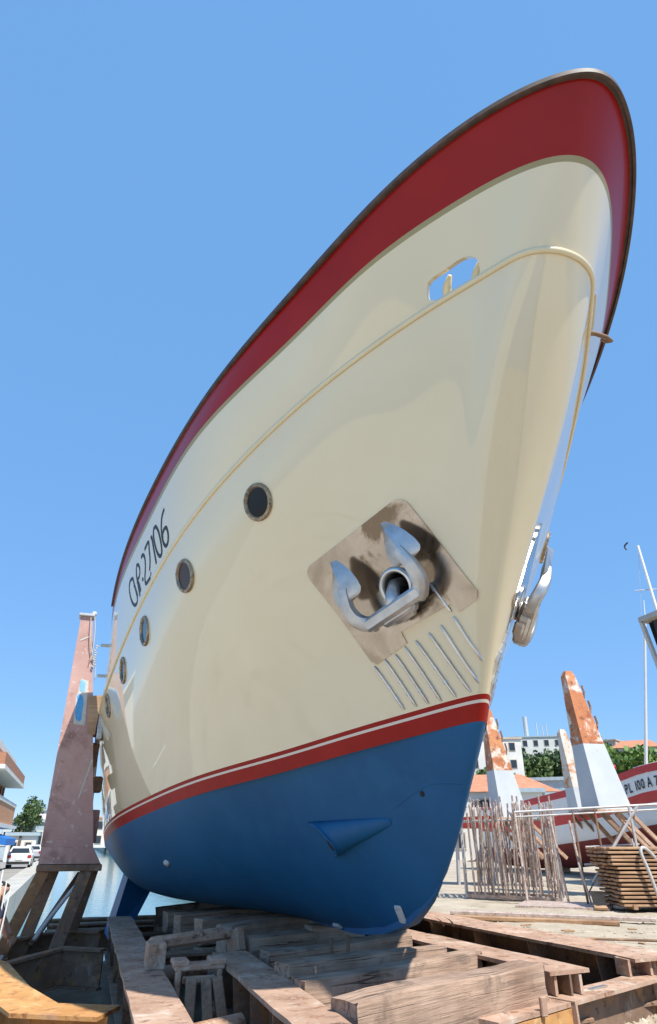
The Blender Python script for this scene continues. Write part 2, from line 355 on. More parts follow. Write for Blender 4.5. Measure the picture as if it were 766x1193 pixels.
M['navy'] = mat('navy_cloth', [(0.3, (0.02, 0.025, 0.06)), (0.7, (0.035, 0.04, 0.09))], rough=0.9)
M['greycloth'] = mat('grey_trousers', [(0.3, (0.16, 0.17, 0.20)), (0.7, (0.24, 0.25, 0.28))], rough=0.9)
M['skin'] = mat('skin', [(0, (0.45, 0.27, 0.19))], rough=0.6)
M['hair'] = mat('dark_hair', [(0, (0.03, 0.02, 0.015))], rough=0.8)
M['rope'] = mat('rope', [(0.3, (0.45, 0.40, 0.32)), (0.7, (0.6, 0.55, 0.45))], (20, 20, 20), 2, rough=0.9)
m = bpy.data.materials.new('canal_water'); m.use_nodes = True; b = m.node_tree.nodes['Principled BSDF']
b.inputs['Base Color'].default_value = (0.10, 0.20, 0.19, 1); b.inputs['Roughness'].default_value = 0.06; b.inputs['IOR'].default_value = 1.33
bn = m.node_tree.nodes.new('ShaderNodeBump'); bn.inputs['Strength'].default_value = 0.5; bn.inputs['Distance'].default_value = 0.03
m.node_tree.links.new(noise(m.node_tree, mapped(m.node_tree, (1, 1, 1), False), 2.2, 5), bn.inputs['Height']); m.node_tree.links.new(bn.outputs[0], b.inputs['Normal'])
M['water'] = m
boat = empty('fishing_boat', (0, 12, 0.6), 0, 'tall wooden boat with cream topsides, red bulwark and blue underbody on the slipway cradle', 'boat')
ROWS_UP = both([srow(t) for t in [1 + k / 18 for k in range(19)]])              # waterline to moulding
ROWS_MB = both([srow(t) for t in [2 + k / 10 for k in range(10)] + [2.93]])      # moulding to olive strip
NB = next(i for i in range(NS) if CR['sheer'][i].y > 12.7)   # the high bulwark stops here; aft of it the deck edge is low
ROWS_MB = both([srow(t)[:NB] for t in [2 + k / 10 for k in range(10)] + [2.93]])
ROWS_OL = both([srow(t)[:NB] for t in (2.93, 3.0)])
ROWS_RD = both([srow(t)[:NB] for t in [3 + k / 8 for k in range(9)]])
hs = [0] + [(k / 26) ** 3.2 for k in range(3, 27)]
ROWS_UN = both([under_row(h) for h in hs])
def surf(name, rows, m, thickness=0.0):
    mb = MB(); strip(mb, rows)
    o = mb.build(name, m, boat, smooth=True)
    weld(o)
    return o
o_un = surf('underbody', ROWS_UN, M['antifoul'])
red_rows = both([srow(t) for t in (0, .35, .68)])
o_rb = surf('waterline_band', red_rows, M['boot_red'])
mb = MB(); strip(mb, both([srow(t) for t in (.68, .80)])); ws = mb.build('white_stripe', M['stripe'], o_rb, smooth=True); weld(ws)
mb = MB(); strip(mb, both([srow(t) for t in (.80, 1.0)])); rb2 = mb.build('upper_stripe', M['boot_red'], o_rb, smooth=True); weld(rb2)
o_top = surf('topside', ROWS_UP, M['cream'])
o_tb = surf('upper_topside', ROWS_MB, M['cream'])
o_ol = surf('rubbing_strip', ROWS_OL, M['olive'])
o_bw = surf('bulwark', ROWS_RD, M['red'])
# ---- solid bulwarks: give the upper skins thickness, cut the hawse opening
def bvh_of(objs):
    V = []; F = []
    for o in objs:
        b = len(V); V += [Vector(v.co) + Vector(boat.location) for v in o.data.vertices]; F += [[i + b for i in p.vertices] for p in o.data.polygons]
    return BVHTree.FromPolygons(V, F)
HB = bvh_of([o_un, o_rb, ws, rb2, o_top, o_tb, o_ol, o_bw])
def snap(p, off=0.0):
    l, n, i, d = HB.find_nearest(Vector(p))
    out = Vector((l.x, 0, 0)) if abs(l.x) > .02 else Vector((0, -1, 0))
    if n.dot(out) < 0: n = -n
    return l + n * off, n
def realize(o):
    bpy.context.view_layer.update()
    dg = bpy.context.evaluated_depsgraph_get()
    me = bpy.data.meshes.new_from_object(o.evaluated_get(dg)); o.modifiers.clear(); o.data = me
def solid(o, t):
    bm = bmesh.new(); bm.from_mesh(o.data); bmesh.ops.recalc_face_normals(bm, faces=bm.faces)
    # make sure normals look outward
    s = sum(f.normal.x * f.calc_center_median().x for f in bm.faces)
    if s < 0: bmesh.ops.reverse_faces(bm, faces=bm.faces)
    bm.to_mesh(o.data); bm.free()
    md = o.modifiers.new('t', 'SOLIDIFY'); md.thickness = t; md.offset = -1; realize(o)
for o in (o_tb, o_ol, o_bw): solid(o, 0.07)
HOLE = [(-0.902, 3.819, 5.982), (-0.904, 3.783, 6.03), (-0.877, 3.732, 6.052), (-0.805, 3.622, 6.072), (-0.739, 3.52, 6.096), (-0.679, 3.448, 6.091), (-0.628, 3.414, 6.048), (-0.599, 3.424, 5.986), (-0.589, 3.462, 5.915), (-0.649, 3.55, 5.9), (-0.729, 3.667, 5.884), (-0.805, 3.782, 5.865), (-0.853, 3.836, 5.879), (-0.887, 3.848, 5.92)]
def hole_cut(s):
    q0 = [Vector((p[0] * s, p[1], p[2])) for p in HOLE]; m_ = len(q0); pts = []
    for i in range(m_):
        a, b, c_, d_ = q0[i - 1], q0[i], q0[(i + 1) % m_], q0[(i + 2) % m_]
        for k in range(3):
            t = k / 3; pts.append(0.5 * ((2 * b) + (c_ - a) * t + (2 * a - 5 * b + 4 * c_ - d_) * t * t + (3 * b - a - 3 * c_ + d_) * t * t * t))
    n = snap(sum(pts, Vector()) / len(pts))[1]
    mb = MB(); k = len(pts)
    V = [p + n * .3 for p in pts] + [p - n * .35 for p in pts]
    mb.add(V, [tuple(range(k)), tuple(range(2 * k - 1, k - 1, -1))] + [(i, i + k, (i + 1) % k + k, (i + 1) % k) for i in range(k)])
    c = mb.build('cutter', M['cream'], boat); weld(c)
    md = o_tb.modifiers.new('b', 'BOOLEAN'); md.operation = 'DIFFERENCE'; md.solver = 'EXACT'; md.object = c; realize(o_tb)
    bpy.data.objects.remove(c)
for s in (1, -1): hole_cut(s)
o_tb.data.polygons.foreach_set('use_smooth', [True] * len(o_tb.data.polygons))
for o in (o_tb, o_ol, o_bw):
    bm = bmesh.new(); bm.from_mesh(o.data)
    for e in bm.edges:
        if len(e.link_faces) == 2 and e.calc_face_angle(0) > R(40): e.smooth = False
    bm.to_mesh(o.data); bm.free()
def sweep(mb, path, sec, outs, close=True):
    """sweep a section [(outward, up)] along path; outs gives the outward direction at each point"""
    n = len(sec); V = []; F = []
    for p, o in zip(path, outs):
        for a, b in sec: V.append(p + o * a + Vector((0, 0, 1)) * b)
    for i in range(len(path) - 1):
        for k in range(n): F.append((i * n + k, i * n + (k + 1) % n, (i + 1) * n + (k + 1) % n, (i + 1) * n + k))
    F += [tuple(range(n)), tuple(range((len(path) - 1) * n, len(path) * n))[::-1]]
    mb.add(V, F)
def line_both(name): return both([CR[name][:NB] if name == 'sheer' else CR[name]])[0]
def outs_of(path):
    o = []
    for i in range(len(path)):
        t = path[min(i + 1, len(path) - 1)] - path[max(i - 1, 0)]; t.z = 0; t.normalize()
        v = Vector((t.y, -t.x, 0))
        if i < len(path) / 2 - 2 and v.x < 0 or i > len(path) / 2 + 2 and v.x > 0: v = -v
        if abs(i - len(path) / 2) <= 2.5 and v.y > 0: v = -v
        o.append(v)
    return o
P_ = line_both('sheer'); O_ = outs_of(P_)
mb = MB(); sweep(mb, P_, [(-.13, -.055), (-.13, -.005), (.02, -.005), (.03, -.015), (.03, -.065), (.02, -.072), (.0, -.072), (.0, -.055)], O_); c = mb.build('cap_rail', M['cap'], boat, smooth='auto'); weld(c)
mb = MB(); sweep(mb, P_, [(-.10, -.003), (-.10, .012), (.0, .012), (.012, -.003)], O_); c = mb.build('cap_strip', M['cap'], boat, smooth='auto')
P_ = line_both('mould'); O_ = outs_of(P_)
mb = MB(); sweep(mb, P_, [(-.01, .028), (.008, .03), (.022, .02), (.028, 0), (.022, -.02), (.008, -.03), (-.01, -.028)], O_); c = mb.build('moulding', M['mould'], boat, smooth=True); weld(c)
# deck and stern closure
mb = MB(); dk = [Vector((min(0, p.x + .30), p.y + .25, p.z - .12)) for p in CR['mould']]
V = []; F = []
for i, p in enumerate(dk): V += [p, Vector((0, p.y, p.z + .04)), Vector((-p.x, p.y, p.z))]
for i in range(len(dk) - 1):
    a = i * 3; F += [(a, a + 1, a + 4, a + 3), (a + 1, a + 2, a + 5, a + 4)]
mb.add(V, F); mb.build('deck', M['deck'], boat)
mb = MB(); col = [r[-1] for r in ROWS_UN] + [r[-1] for r in red_rows] + [r[-1] for r in ROWS_UP[1:]]
V = []; F = []
for i, p in enumerate(col): V += [p, Vector((-p.x, p.y, p.z))]
for i in range(len(col) - 1): F.append((2 * i, 2 * i + 1, 2 * i + 3, 2 * i + 2))
mb.add(V, F); mb.build('transom', M['cream'], boat)
# ---- lathe on the hull
def frame_of(n, ref=Vector((0, 0, 1))):
    x = ref.cross(n).normalized(); return x, n.cross(x)
def lathe(mb, c, n, prof, k=24, mi=0, sx=1.0, sy=1.0):
    x, y = frame_of(n); V = []; F = []
    for r, h in prof:
        for i in range(k):
            a = 2 * math.pi * i / k; V.append(c + x * (math.cos(a) * r * sx) + y * (math.sin(a) * r * sy) + n * h)
    for j in range(len(prof) - 1):
        for i in range(k): F.append((j * k + i, j * k + (i + 1) % k, (j + 1) * k + (i + 1) % k, (j + 1) * k + i))
    mb.add(V, F, mi)
    return V
PORTS = [(-1.828, 6.14, 4.795), (-2.354, 7.623, 4.416), (-2.655, 9.16, 4.123), (-2.811, 10.689, 3.897), (-2.86, 12.35, 3.65), (-2.86, 13.8, 3.45)]
for s in (1, -1):
    for p in PORTS:
        c, n = snap((p[0] * s, p[1], p[2]))
        mb = MB(); lathe(mb, c, n, [(.210, -.04), (.210, .012), (.202, .024), (.172, .028), (.164, .016), (.158, .004), (.158, -.03)])
        x, y = frame_of(n)
        for k in range(8):
            a = 2 * math.pi * (k + .5) / 8; q = c + (x * math.cos(a) + y * math.sin(a)) * .187
            lathe(mb, q, n, [(.010, .02), (.010, .030), (.004, .034)], 6)
        f = mb.build('porthole', M['brass'], boat, smooth='auto')
        mb = MB(); k = 24; x, y = frame_of(n)
        mb.add([c + n * .004 + (x * math.cos(2 * math.pi * i / k) + y * math.sin(2 * math.pi * i / k)) * .162 for i in range(k)], [tuple(range(k))])
        mb.build('porthole_glass', M['glass_brown_refl'] if p is PORTS[1] else (M['glass_blue_refl'] if p is PORTS[2] or p is PORTS[4] else M['glass']), f)
# ---- anchor plates, hawse pipes
A_ = Vector((-1.331, 6.041, 4.031)); B_ = Vector((-0.772, 4.814, 4.408)); D_ = Vector((-0.68, 5.832, 3.057))
e1 = (B_ - A_).normalized(); nn = e1.cross((D_ - A_)).normalized()
if nn.x > 0: nn = -nn
e2 = nn.cross(e1); e2 = e2 if e2.dot(D_ - A_) > 0 else -e2
L1 = (B_ - A_).length; L2 = (D_ - A_).length; e2s = (D_ - A_).normalized()
RC = Vector((-0.647, 5.243, 3.669))
def arc(cx, cy, r, a0, a1, n=5): return [(cx + r * math.cos(R(a0 + (a1 - a0) * i / n)), cy + r * math.sin(R(a0 + (a1 - a0) * i / n))) for i in range(n + 1)]
# outline in (a along e1, b along e2)
OUTL = arc(.12, .12, .12, 180, 270) + arc(L1 - .12, .12, .12, 270, 360) + arc(L1 - .14, L2 - .12, .12, 0, 90) + [(L1 * .80, L2 + .01), (L1 * .79, L2 - .09), (L1 * .36, L2 - .12), (L1 * .345, L2 - .0)] + [(.06, L2 + .02), (0.02, L2 - .03)]
def flipx(v, s): return Vector((v.x * s, v.y, v.z))
def hull_patch(name, outline, hole_c, hole_r, m, t, s, parent):
    bm = bmesh.new()
    vs = [bm.verts.new(A_ + e1 * a + e2s * b) for a, b in outline]; es = [bm.edges.new((vs[i], vs[(i + 1) % len(vs)])) for i in range(len(vs))]
    hv = [bm.verts.new(hole_c + (e1 * math.cos(2 * math.pi * i / 20) + e2 * math.sin(2 * math.pi * i / 20)) * hole_r) for i in range(20)]
    es += [bm.edges.new((hv[i], hv[(i + 1) % 20])) for i in range(20)]
    bmesh.ops.triangle_fill(bm, use_beauty=True, edges=es)
    for ax, L in ((e1, L1), (e2, L2)):
        for k in range(1, 14):
            bmesh.ops.bisect_plane(bm, geom=bm.verts[:] + bm.edges[:] + bm.faces[:], plane_co=A_ + ax * (L * k / 14), plane_no=ax)
    for v in bm.verts: v.co = flipx(snap(v.co, .0)[0], s)
    for v in bm.verts: v.co = snap(v.co, t)[0] - Vector(boat.location)
    me = bpy.data.meshes.new(name); 
    bmesh.ops.recalc_face_normals(bm, faces=bm.faces)
    sm = sum(f.normal.x for f in bm.faces)
    if sm * s > 0: bmesh.ops.reverse_faces(bm, faces=bm.faces)
    for f in bm.faces: f.smooth = True
    bm.to_mesh(me); bm.free(); me.materials.append(m)
    o = bpy.data.objects.new(name, me); COL.objects.link(o); o.parent = parent
    md = o.modifiers.new('t', 'SOLIDIFY'); md.thickness = t + .004; md.offset = -1; realize(o)
    bm = bmesh.new(); bm.from_mesh(o.data)
    for e in bm.edges:
        if len(e.link_faces) == 2 and e.calc_face_angle(0) > R(40): e.smooth = False
    bm.to_mesh(o.data); bm.free()
    return o
hc = A_ + e1 * (RC - A_).dot(e1) + e2 * (RC - A_).dot(e2)
# open the hull behind the hawse pipes
bm = bmesh.new(); bm.from_mesh(o_top.data)
for s in (1, -1):
    c = flipx(RC, s) - Vector(boat.location)
    fs = [f for f in bm.faces if (f.calc_center_median() - c).length < .3 and any((v.co - c).length < .2 for v in f.verts)]
    bmesh.ops.delete(bm, geom=fs, context='FACES')
bm.to_mesh(o_top.data); bm.free()
for s in (1, -1):
    pl = hull_patch('anchor_plate', OUTL, hc, .135, M['inox_plate'], .014, s, boat)
    c, n = snap(flipx(RC, s)); mb = MB(); lathe(mb, c, n, [(.185, 0), (.19, .03), (.178, .055), (.155, .06), (.138, .045), (.130, .01), (.128, -.12), (.126, -.35)], 32)
    mb.build('hawse_ring', M['inox'], pl, smooth=True)
    mb = MB(); lathe(mb, c, n, [(.13, -.30), (.0005, -.30)], 16); lathe(mb, c - n * .0, n, [(.1315, -.05), (.1315, -.32)], 16); mb.build('hawse_pipe', M['dark'], pl)
# ---- stainless guard bars below the plates
BARS = [((-0.468, 4.967, 3.637), (-0.298, 4.896, 3.35)), ((-0.283, 4.898, 3.313), (-0.057, 4.859, 2.925)), ((-0.34, 5.037, 3.268), (-0.057, 4.949, 2.752)), ((-0.395, 5.169, 3.228), (-0.101, 5.03, 2.691)), ((-0.457, 5.313, 3.188), (-0.173, 5.161, 2.666)), ((-0.513, 5.438, 3.158), (-0.243, 5.301, 2.649)), ((-0.557, 5.558, 3.111), (-0.307, 5.428, 2.645)), ((-0.611, 5.678, 3.085), (-0.367, 5.552, 2.639)), ((-0.663, 5.81, 3.045), (-0.428, 5.682, 2.626))]
for s in (1, -1):
    for a, b in BARS:
        a = flipx(Vector(a), s); b = flipx(Vector(b), s); pts = []; rr = []
        for k in range(13):
            p, n = snap(a.lerp(b, k / 12), .010); pts.append(p); rr.append(.0145 if k not in (0, 12) else .006)
        mb = MB(); mb.tube(pts, rr, 8)
        for k in (3, 6, 9): mb.tube([pts[k] - (pts[k + 1] - pts[k]).normalized() * .012, pts[k] + (pts[k + 1] - pts[k]).normalized() * .012], .018, 8)
        mb.build('guard_bar', M['inox'], boat, smooth='auto')
# ---- registration letters painted on the bow
GL = [[(9.692, 5.078), (9.85, 5.1), (9.957, 5.042), (9.939, 4.906), (9.836, 4.753), (9.677, 4.647), (9.539, 4.643), (9.502, 4.712), (9.57, 4.851), (9.652, 4.996), (9.692, 5.078)], [(9.66, 4.969), (9.559, 4.847), (9.477, 4.719)], [(9.449, 5.169), (9.468, 5.04), (9.415, 4.875), (9.34, 4.677)], [(9.445, 5.183), (9.333, 5.159), (9.264, 5.06), (9.312, 4.973), (9.469, 4.952)], [(9.469, 4.952), (9.358, 4.871), (9.285, 4.732)], [(9.171, 4.88), (9.106, 4.844)], [(9.152, 5.198), (9.056, 5.207), (8.976, 5.149), (8.951, 5.053), (8.972, 4.946), (9.021, 4.848), (9.001, 4.745), (8.842, 4.747), (8.753, 4.757)], [(8.94, 5.238), (8.723, 5.272), (8.713, 5.139), (8.708, 4.995), (8.77, 4.856)], [(8.738, 4.806), (8.708, 4.786)], [(8.596, 5.266), (8.546, 5.268), (8.512, 5.121), (8.473, 4.967), (8.445, 4.835)], [(8.326, 5.337), (8.429, 5.336), (8.459, 5.213), (8.404, 5.039), (8.323, 4.914), (8.241, 4.869), (8.182, 4.904), (8.177, 5.037), (8.232, 5.222), (8.326, 5.337)], [(7.908, 5.406), (8.027, 5.347), (8.093, 5.236), (8.108, 5.092), (8.07, 4.97), (7.999, 4.911), (7.924, 4.93), (7.878, 5.018), (7.906, 5.128), (7.997, 5.15), (8.082, 5.109), (8.088, 5.044)]]
def smooth_line(pts, sub=4):
    if len(pts) < 3: return [Vector(p) for p in pts]
    out = []; P = [Vector(p) for p in pts]
    for i in range(len(P) - 1):
        a = P[max(i - 1, 0)]; b = P[i]; c = P[i + 1]; d = P[min(i + 2, len(P) - 1)]
        for k in range(sub):
            t = k / sub
            out.append(0.5 * ((2 * b) + (c - a) * t + (2 * a - 5 * b + 4 * c - d) * t * t + (3 * b - a - 3 * c + d) * t * t * t))
    out.append(P[-1]); return out
NAMEV = []
def hull_x(y, z, s):
    l, n = snap((s * 2.75, y, z), .003); return l, n
GRP = [(0, 1), (2, 3, 4), (5,), (6,), (7,), (8,), (9,), (10,), (11,)]
for s in (1, -1):
    ymin, ymax = 7.85, 9.97
    for gi in GRP:
        mb = MB()
        for si in gi:
            st = [(a, b) for a, b in GL[si]]
            if s == -1: st = [(ymin + ymax - a, b + (a - 8.9) * -0.0) for a, b in st]
            # sheer follows the line; on the port side the word runs the other way
            if s == -1: st = [(a, b + (lin([7.8, 10], [5.42 - 5.12, -.3 + .02], a))) for a, b in st]
            st = [(a, b) for a, b in st]
            pl = smooth_line([(0, a, b) for a, b in st]); V = []
            for i, p in enumerate(pl):
                t = (pl[min(i + 1, len(pl) - 1)] - pl[max(i - 1, 0)]).normalized(); q = Vector((0, -t.z, t.y)) * .027
                for sg in (1, -1): V.append(hull_x(p.y + q.y * sg, p.z + q.z * sg, -s if False else (-1 if s == 1 else 1))[0])
            mb.add(V, [(2 * i, 2 * i + 1, 2 * i + 3, 2 * i + 2) for i in range(len(pl) - 1)])
        mb.build('registration_character', M['black'], boat)
# ---- thruster / intake scoop on the underbody
for s in (1, -1):
    ap = Vector((-.318, 6.33, 1.70)); mo = Vector((-.64, 7.50, 1.55)); upv = Vector((-.12, .10, .17)) * 1.05
    mb = MB(); nr = 12; V = []
    for k in range(nr + 1):
        t = k / nr; c0 = ap.lerp(mo, t); hw = .035 + (.205 - .035) * (t ** .9); ht = .02 + .15 * (t ** 1.0)
        n = snap(c0)[1]; ax = (mo - ap).normalized(); side = n.cross(ax).normalized()
        if side.z < 0: side = -side
        for j in range(11):
            a = math.pi * j / 10; q = c0 + side * (math.cos(a) * hw)
            b = snap(q, -.01)[0]; V.append(flipx(b + n * (math.sin(a) ** .8 * ht if 0 < j < 10 else 0) + ax * (.10 * math.cos(a) * t - math.sin(a) * .42 * t ** 4), s))
    F = [(k * 11 + j, k * 11 + j + 1, (k + 1) * 11 + j + 1, (k + 1) * 11 + j) for k in range(nr) for j in range(10)]
    mb.add(V, F); sc_ = mb.build('intake_scoop', M['antifoul'], boat, smooth=True)
    bm = bmesh.new(); bm.from_mesh(sc_.data); bmesh.ops.recalc_face_normals(bm, faces=bm.faces)
    if sum(f.normal.x for f in bm.faces) * s > 0: bmesh.ops.reverse_faces(bm, faces=bm.faces)
    bm.to_mesh(sc_.data); bm.free()
    md = sc_.modifiers.new('t', 'SOLIDIFY'); md.thickness = .018; md.offset = -1; realize(sc_)
for s in (1, -1):
    c, n = snap(flipx(Vector((-.585, 7.30, 1.575)), s)); mb = MB(); ax_ = flipx((Vector((-.64, 7.50, 1.55)) - Vector((-.318, 6.33, 1.70))).normalized(), s); ax_ = (ax_ - n * ax_.dot(n)).normalized(); up_ = n.cross(ax_).normalized()
    V = []
    for k in range(20):
        a = 2 * math.pi * k / 20; q = c + ax_ * (math.cos(a) * .075 + .03 * math.sin(a)) + up_ * (math.sin(a) * .15); V.append(snap(q, .006)[0])
    mb.add(V, [tuple(range(20))]); mb.build('scoop_shade_disc', M['dark'], boat)  # flat dark disc on the hull, painted shade of the tunnel inside
# ---- keel shoe along the forefoot, zinc anodes, faint plank seams, echo sounder stub
mb = MB(); P_ = [Vector((0, lin(STEM_Z, STEM_Y, z), z)) for z in (1.2, 1.05, .95, .84, .75, .70, .66, .63)] + [Vector((0, 8.2, .61)), Vector((0, 9.5, .60)), Vector((0, 12, .585)), Vector((0, 16, .53)), Vector((0, 22, .44))]
sec = []
V = []
for i, p in enumerate(P_):
    t = (P_[min(i + 1, len(P_) - 1)] - P_[max(i - 1, 0)]).normalized(); dn = Vector((0, -t.z, t.y)); dn = -dn if dn.z > 0 else dn
    f = min(1, i / 4); 
    for a, b in ((-.05 * f - .01, .05), (-.05 * f - .01, -.012), (.05 * f + .01, -.012), (.05 * f + .01, .05)): V.append(p + Vector((a, 0, 0)) - dn * b * (1 if b > 0 else 1))
mb.add(V, [(i * 4 + k, i * 4 + (k + 1) % 4, (i + 1) * 4 + (k + 1) % 4, (i + 1) * 4 + k) for i in range(len(P_) - 1) for k in range(4)] + [(0, 1, 2, 3)])
mb.build('keel_shoe', M['antifoul'], boat, smooth='auto')
for q, sz in (((-.07, 6.72, .90), (.03, .11, .17)), ((-.10, 8.42, .65), (.04, .16, .07)), ((-.12, 10.2, .66), (.04, .16, .07))):
    c, n = snap(q, .012); x, y = frame_of(n)
    mb = MB(); mb.box(c, (sz[1], sz[2], sz[0]), Matrix((x, y, n)).transposed(), bev=.012); mb.build('anode', M['zinc'], boat, smooth='auto')
c, n = snap((-1.782, 11.236, 1.229), .0); mb = MB(); lathe(mb, c, n, [(.05, 0), (.045, .03), (.001, .035)], 10, sx=1.6); mb.build('anode', M['zinc'], boat, smooth=True)
c, n = snap((-.21, 5.84, 1.92)); mb = MB(); lathe(mb, c, n, [(.028, .0), (.024, .008), (.001, .008)], 12); mb.build('drain_hole', M['dark'], boat)
for  st in ([(-.32, 6.25, 1.80), (-.2, 5.75, 1.98), (-.03, 5.42, 1.98)], [(-1.3, 9.2, 1.6), (-1.6, 10.6, 1.6), (-2.0, 12.5, 1.55)], [(-.43, 7.1, 1.52), (-.3, 6.8, 1.25), (-.12, 6.7, .98)]):
    pts = [snap(p, .000)[0] for p in smooth_line(st, 6)]
    for _ in range(1): mb = MB(); mb.tube(pts, .0035, 5)
    mb.build('plank_seam', M['antifoul'], boat, smooth=True)
# ---- bilge fin hanging under the turn of the bilge
mb = MB(); mb.hexa([(-2.28, 14.6, -.1), (-1.98, 14.6, -.1), (-2.0, 15.9, -.1), (-2.30, 15.8, -.1), (-1.98, 14.9, 1.15), (-1.50, 15.0, .80), (-1.50, 16.1, .80), (-2.0, 16.0, 1.15)])
mb.build('bilge_fin', M['antifoul'], boat)
# ---- hook ring on the bow and fairlead slot, two small outlets aft, bollard horns seen through the opening
c, n = snap((.805, 3.727, 5.90)); mb = MB(); mb.tube([c - n * .03, c + n * .06, c + n * .13 + Vector((.03, 0, -.02)), c + n * .16 + Vector((.08, .04, -.01)), c + n * .13 + Vector((.11, .08, .02)), c + n * .09 + Vector((.10, .08, .04))], .022, 8)
mb.build('mooring_hook', M['rust_dark'], boat, smooth=True)
for p in ((-2.98, 12.6, 4.75), (-2.97, 13.6, 4.45)):
    c, n = snap(p); mb = MB(); mb.tube([c - n * .02, c + n * .14], .03, 8); mb.build('scupper_pipe', M['zinc'], boat, smooth='auto')
mb = MB(); mb.tube([(-.60, 3.90, 5.85), (-.68, 3.84, 5.98), (-.70, 3.80, 6.06), (-.72, 3.70, 6.10)], [.055, .05, .042, .02], 10)
mb.tube([(-.47, 3.68, 5.85), (-.52, 3.62, 5.98), (-.53, 3.56, 6.06), (-.55, 3.46, 6.10)], [.055, .05, .042, .02], 10)
mb.build('fairlead_horns', M['mould'], boat, smooth=True)
# ---- the two anchors (things of their own, hanging from the hawse pipes)
def anchor(s, label, hs=1.0):
    c, n = snap(flipx(RC, s)); E1 = flipx(e1, s); E1 = (E1 - n * E1.dot(n)).normalized()
    E2 = n.cross(E1).normalized(); B2 = flipx(-e2, s)
    if E2.dot(B2) < 0: E2 = -E2
    t = empty('anchor', tuple(c), 0, label, 'anchor', None)
    P = lambda a, b, h: c + E1 * (a - .03) + E2 * (b + .05) + n * (h * hs)
    mb = MB(); mb.tube([P(0, -.22, .20), P(0, -.12, .12), P(0, -.02, .0), P(0, .0, -.28)], [.075, .07, .06, .05], 10); mb.build('shank', M['steel_grey'], t, smooth=True)
    mb = MB()                       # crown bar
    rot = Matrix((E1, E2, n)).transposed()
    mb.box(P(0, -.235, .19), (.72, .13, .16), rot, bev=.028)
    mb.box(P(0, -.30, .16), (.40, .09, .13), rot, bev=.03)
    mb.box(P(.02, -.345, .13), (.22, .05, .10), rot, bev=.02)
    mb.build('crown', M['steel_grey'], t, smooth='auto')
    for q in (-1, 1):
        mb = MB()
        path = [P(q * .27, -.25, .19), P(q * .35, -.21, .21), P(q * .405, -.13, .24), P(q * .415, -.02, .26), P(q * .395, .08, .255), P(q * .37, .18, .24)]
        path = smooth_line(path, 3); V = []; F = []; k = 10
        for i, p in enumerate(path):
            tt = (path[min(i + 1, len(path) - 1)] - path[max(i - 1, 0)]).normalized(); sd = n.cross(tt).normalized(); f = i / (len(path) - 1)
            wv = .078 - .02 * f; hv = .066 - .016 * f
            for j in range(k):
                a = 2 * math.pi * j / k; ca, sa = math.cos(a), math.sin(a)
                V.append(p + sd * (abs(ca) ** .7 * (1 if ca > 0 else -1) * wv) + n * (abs(sa) ** .7 * (1 if sa > 0 else -1) * hv))
        for i in range(len(path) - 1):
            for j in range(k): F.append((i * k + j, i * k + (j + 1) % k, (i + 1) * k + (j + 1) % k, (i + 1) * k + j))
        F += [tuple(range(k))[::-1], tuple(range((len(path) - 1) * k, len(path) * k))]
        mb.add(V, F); mb.build('arm', M['steel_grey'], t, smooth='auto')
        # fluke: leaf plate with a central ridge
        mb = MB(); st = [(.04, .06), (.06, .15), (.10, .185), (.19, .175), (.30, .135), (.40, .08), (.475, .022)]
        V = []
        for b, wv in st:
            ax_ = q * (.385 - .10 * (b - .07)); hz_ = .25 - .10 * (b - .07)
            V += [P(ax_ - wv, b, hz_ - .045), P(ax_, b, hz_ + .05), P(ax_ + wv, b, hz_ - .045), P(ax_, b, hz_ - .045)]
        F = [(i * 4 + j, i * 4 + (j + 1) % 4, (i + 1) * 4 + (j + 1) % 4, (i + 1) * 4 + j) for i in range(len(st) - 1) for j in range(4)] + [(0, 1, 2, 3)[::-1], tuple(range(len(V) - 4, len(V)))]
        mb.add(V, F); o = mb.build('fluke', M['steel_grey'], t); weld(o)
        bm = bmesh.new(); bm.from_mesh(o.data); bmesh.ops.bevel(bm, geom=[e for e in bm.edges], offset=.008, segments=2, affect='EDGES'); 
        for f_ in bm.faces: f_.smooth = True
        for e in bm.edges:
            if len(e.link_faces) == 2 and e.calc_face_angle(0) > R(50): e.smooth = False
        bm.to_mesh(o.data); bm.free()
    return t
anchor(1, 'grey two-fluked anchor lying on the large steel plate with stains and painted-in reflections facing the viewer')
anchor(-1, 'grey anchor seen edge-on beyond the stem, sticking out over the sky', .78)
# ------------------------------------------------------------------ ground, water
def ground(name, poly_fn, xs, ys, m, rough_h=0.0):
    V = []; F = []; nx = len(xs); ny = len(ys)
    for y in ys:
        for x in xs: V.append((x, y, poly_fn(x, y) + (random.uniform(-rough_h, rough_h) if rough_h else 0)))
    for j in range(ny - 1):
        for i in range(nx - 1): a = j * nx + i; F.append((a, a + 1, a + 1 + nx, a + nx))
    mb = MB(); mb.add(V, F); return mb.build(name, m, None, smooth=True, kind='structure')
def rng(a, b, s):
    o = []; 
    while a < b: o.append(a); a += s
    return o + [b]
xr = rng(3.55, 14, .25) + [16, 20, 30, 60, 120, 300, 900, 2500]
yr = [-40, -10, 0] + rng(4, 20, .25) + [23, 27, 32, 40, 60, 100, 200, 600, 3000]
ground('yard_ground', lambda x, y: 0.0 + (.03 * math.sin(x * 1.7) * math.sin(y * 1.3) if x < 16 and 3.6 < y < 22 and x > 3.7 else 0), xr, yr, M['sand'], .008)
ground('slip_floor', lambda x, y: -.42 - max(0, y - 6) * .03 - max(0, y - 16) * .08 + .05 * math.sin(x * 3 + y * 2), rng(-3.9, 3.55, .3), [-10, 0] + rng(3, 24, .3) + [30, 40], M['slipfloor'], .03)
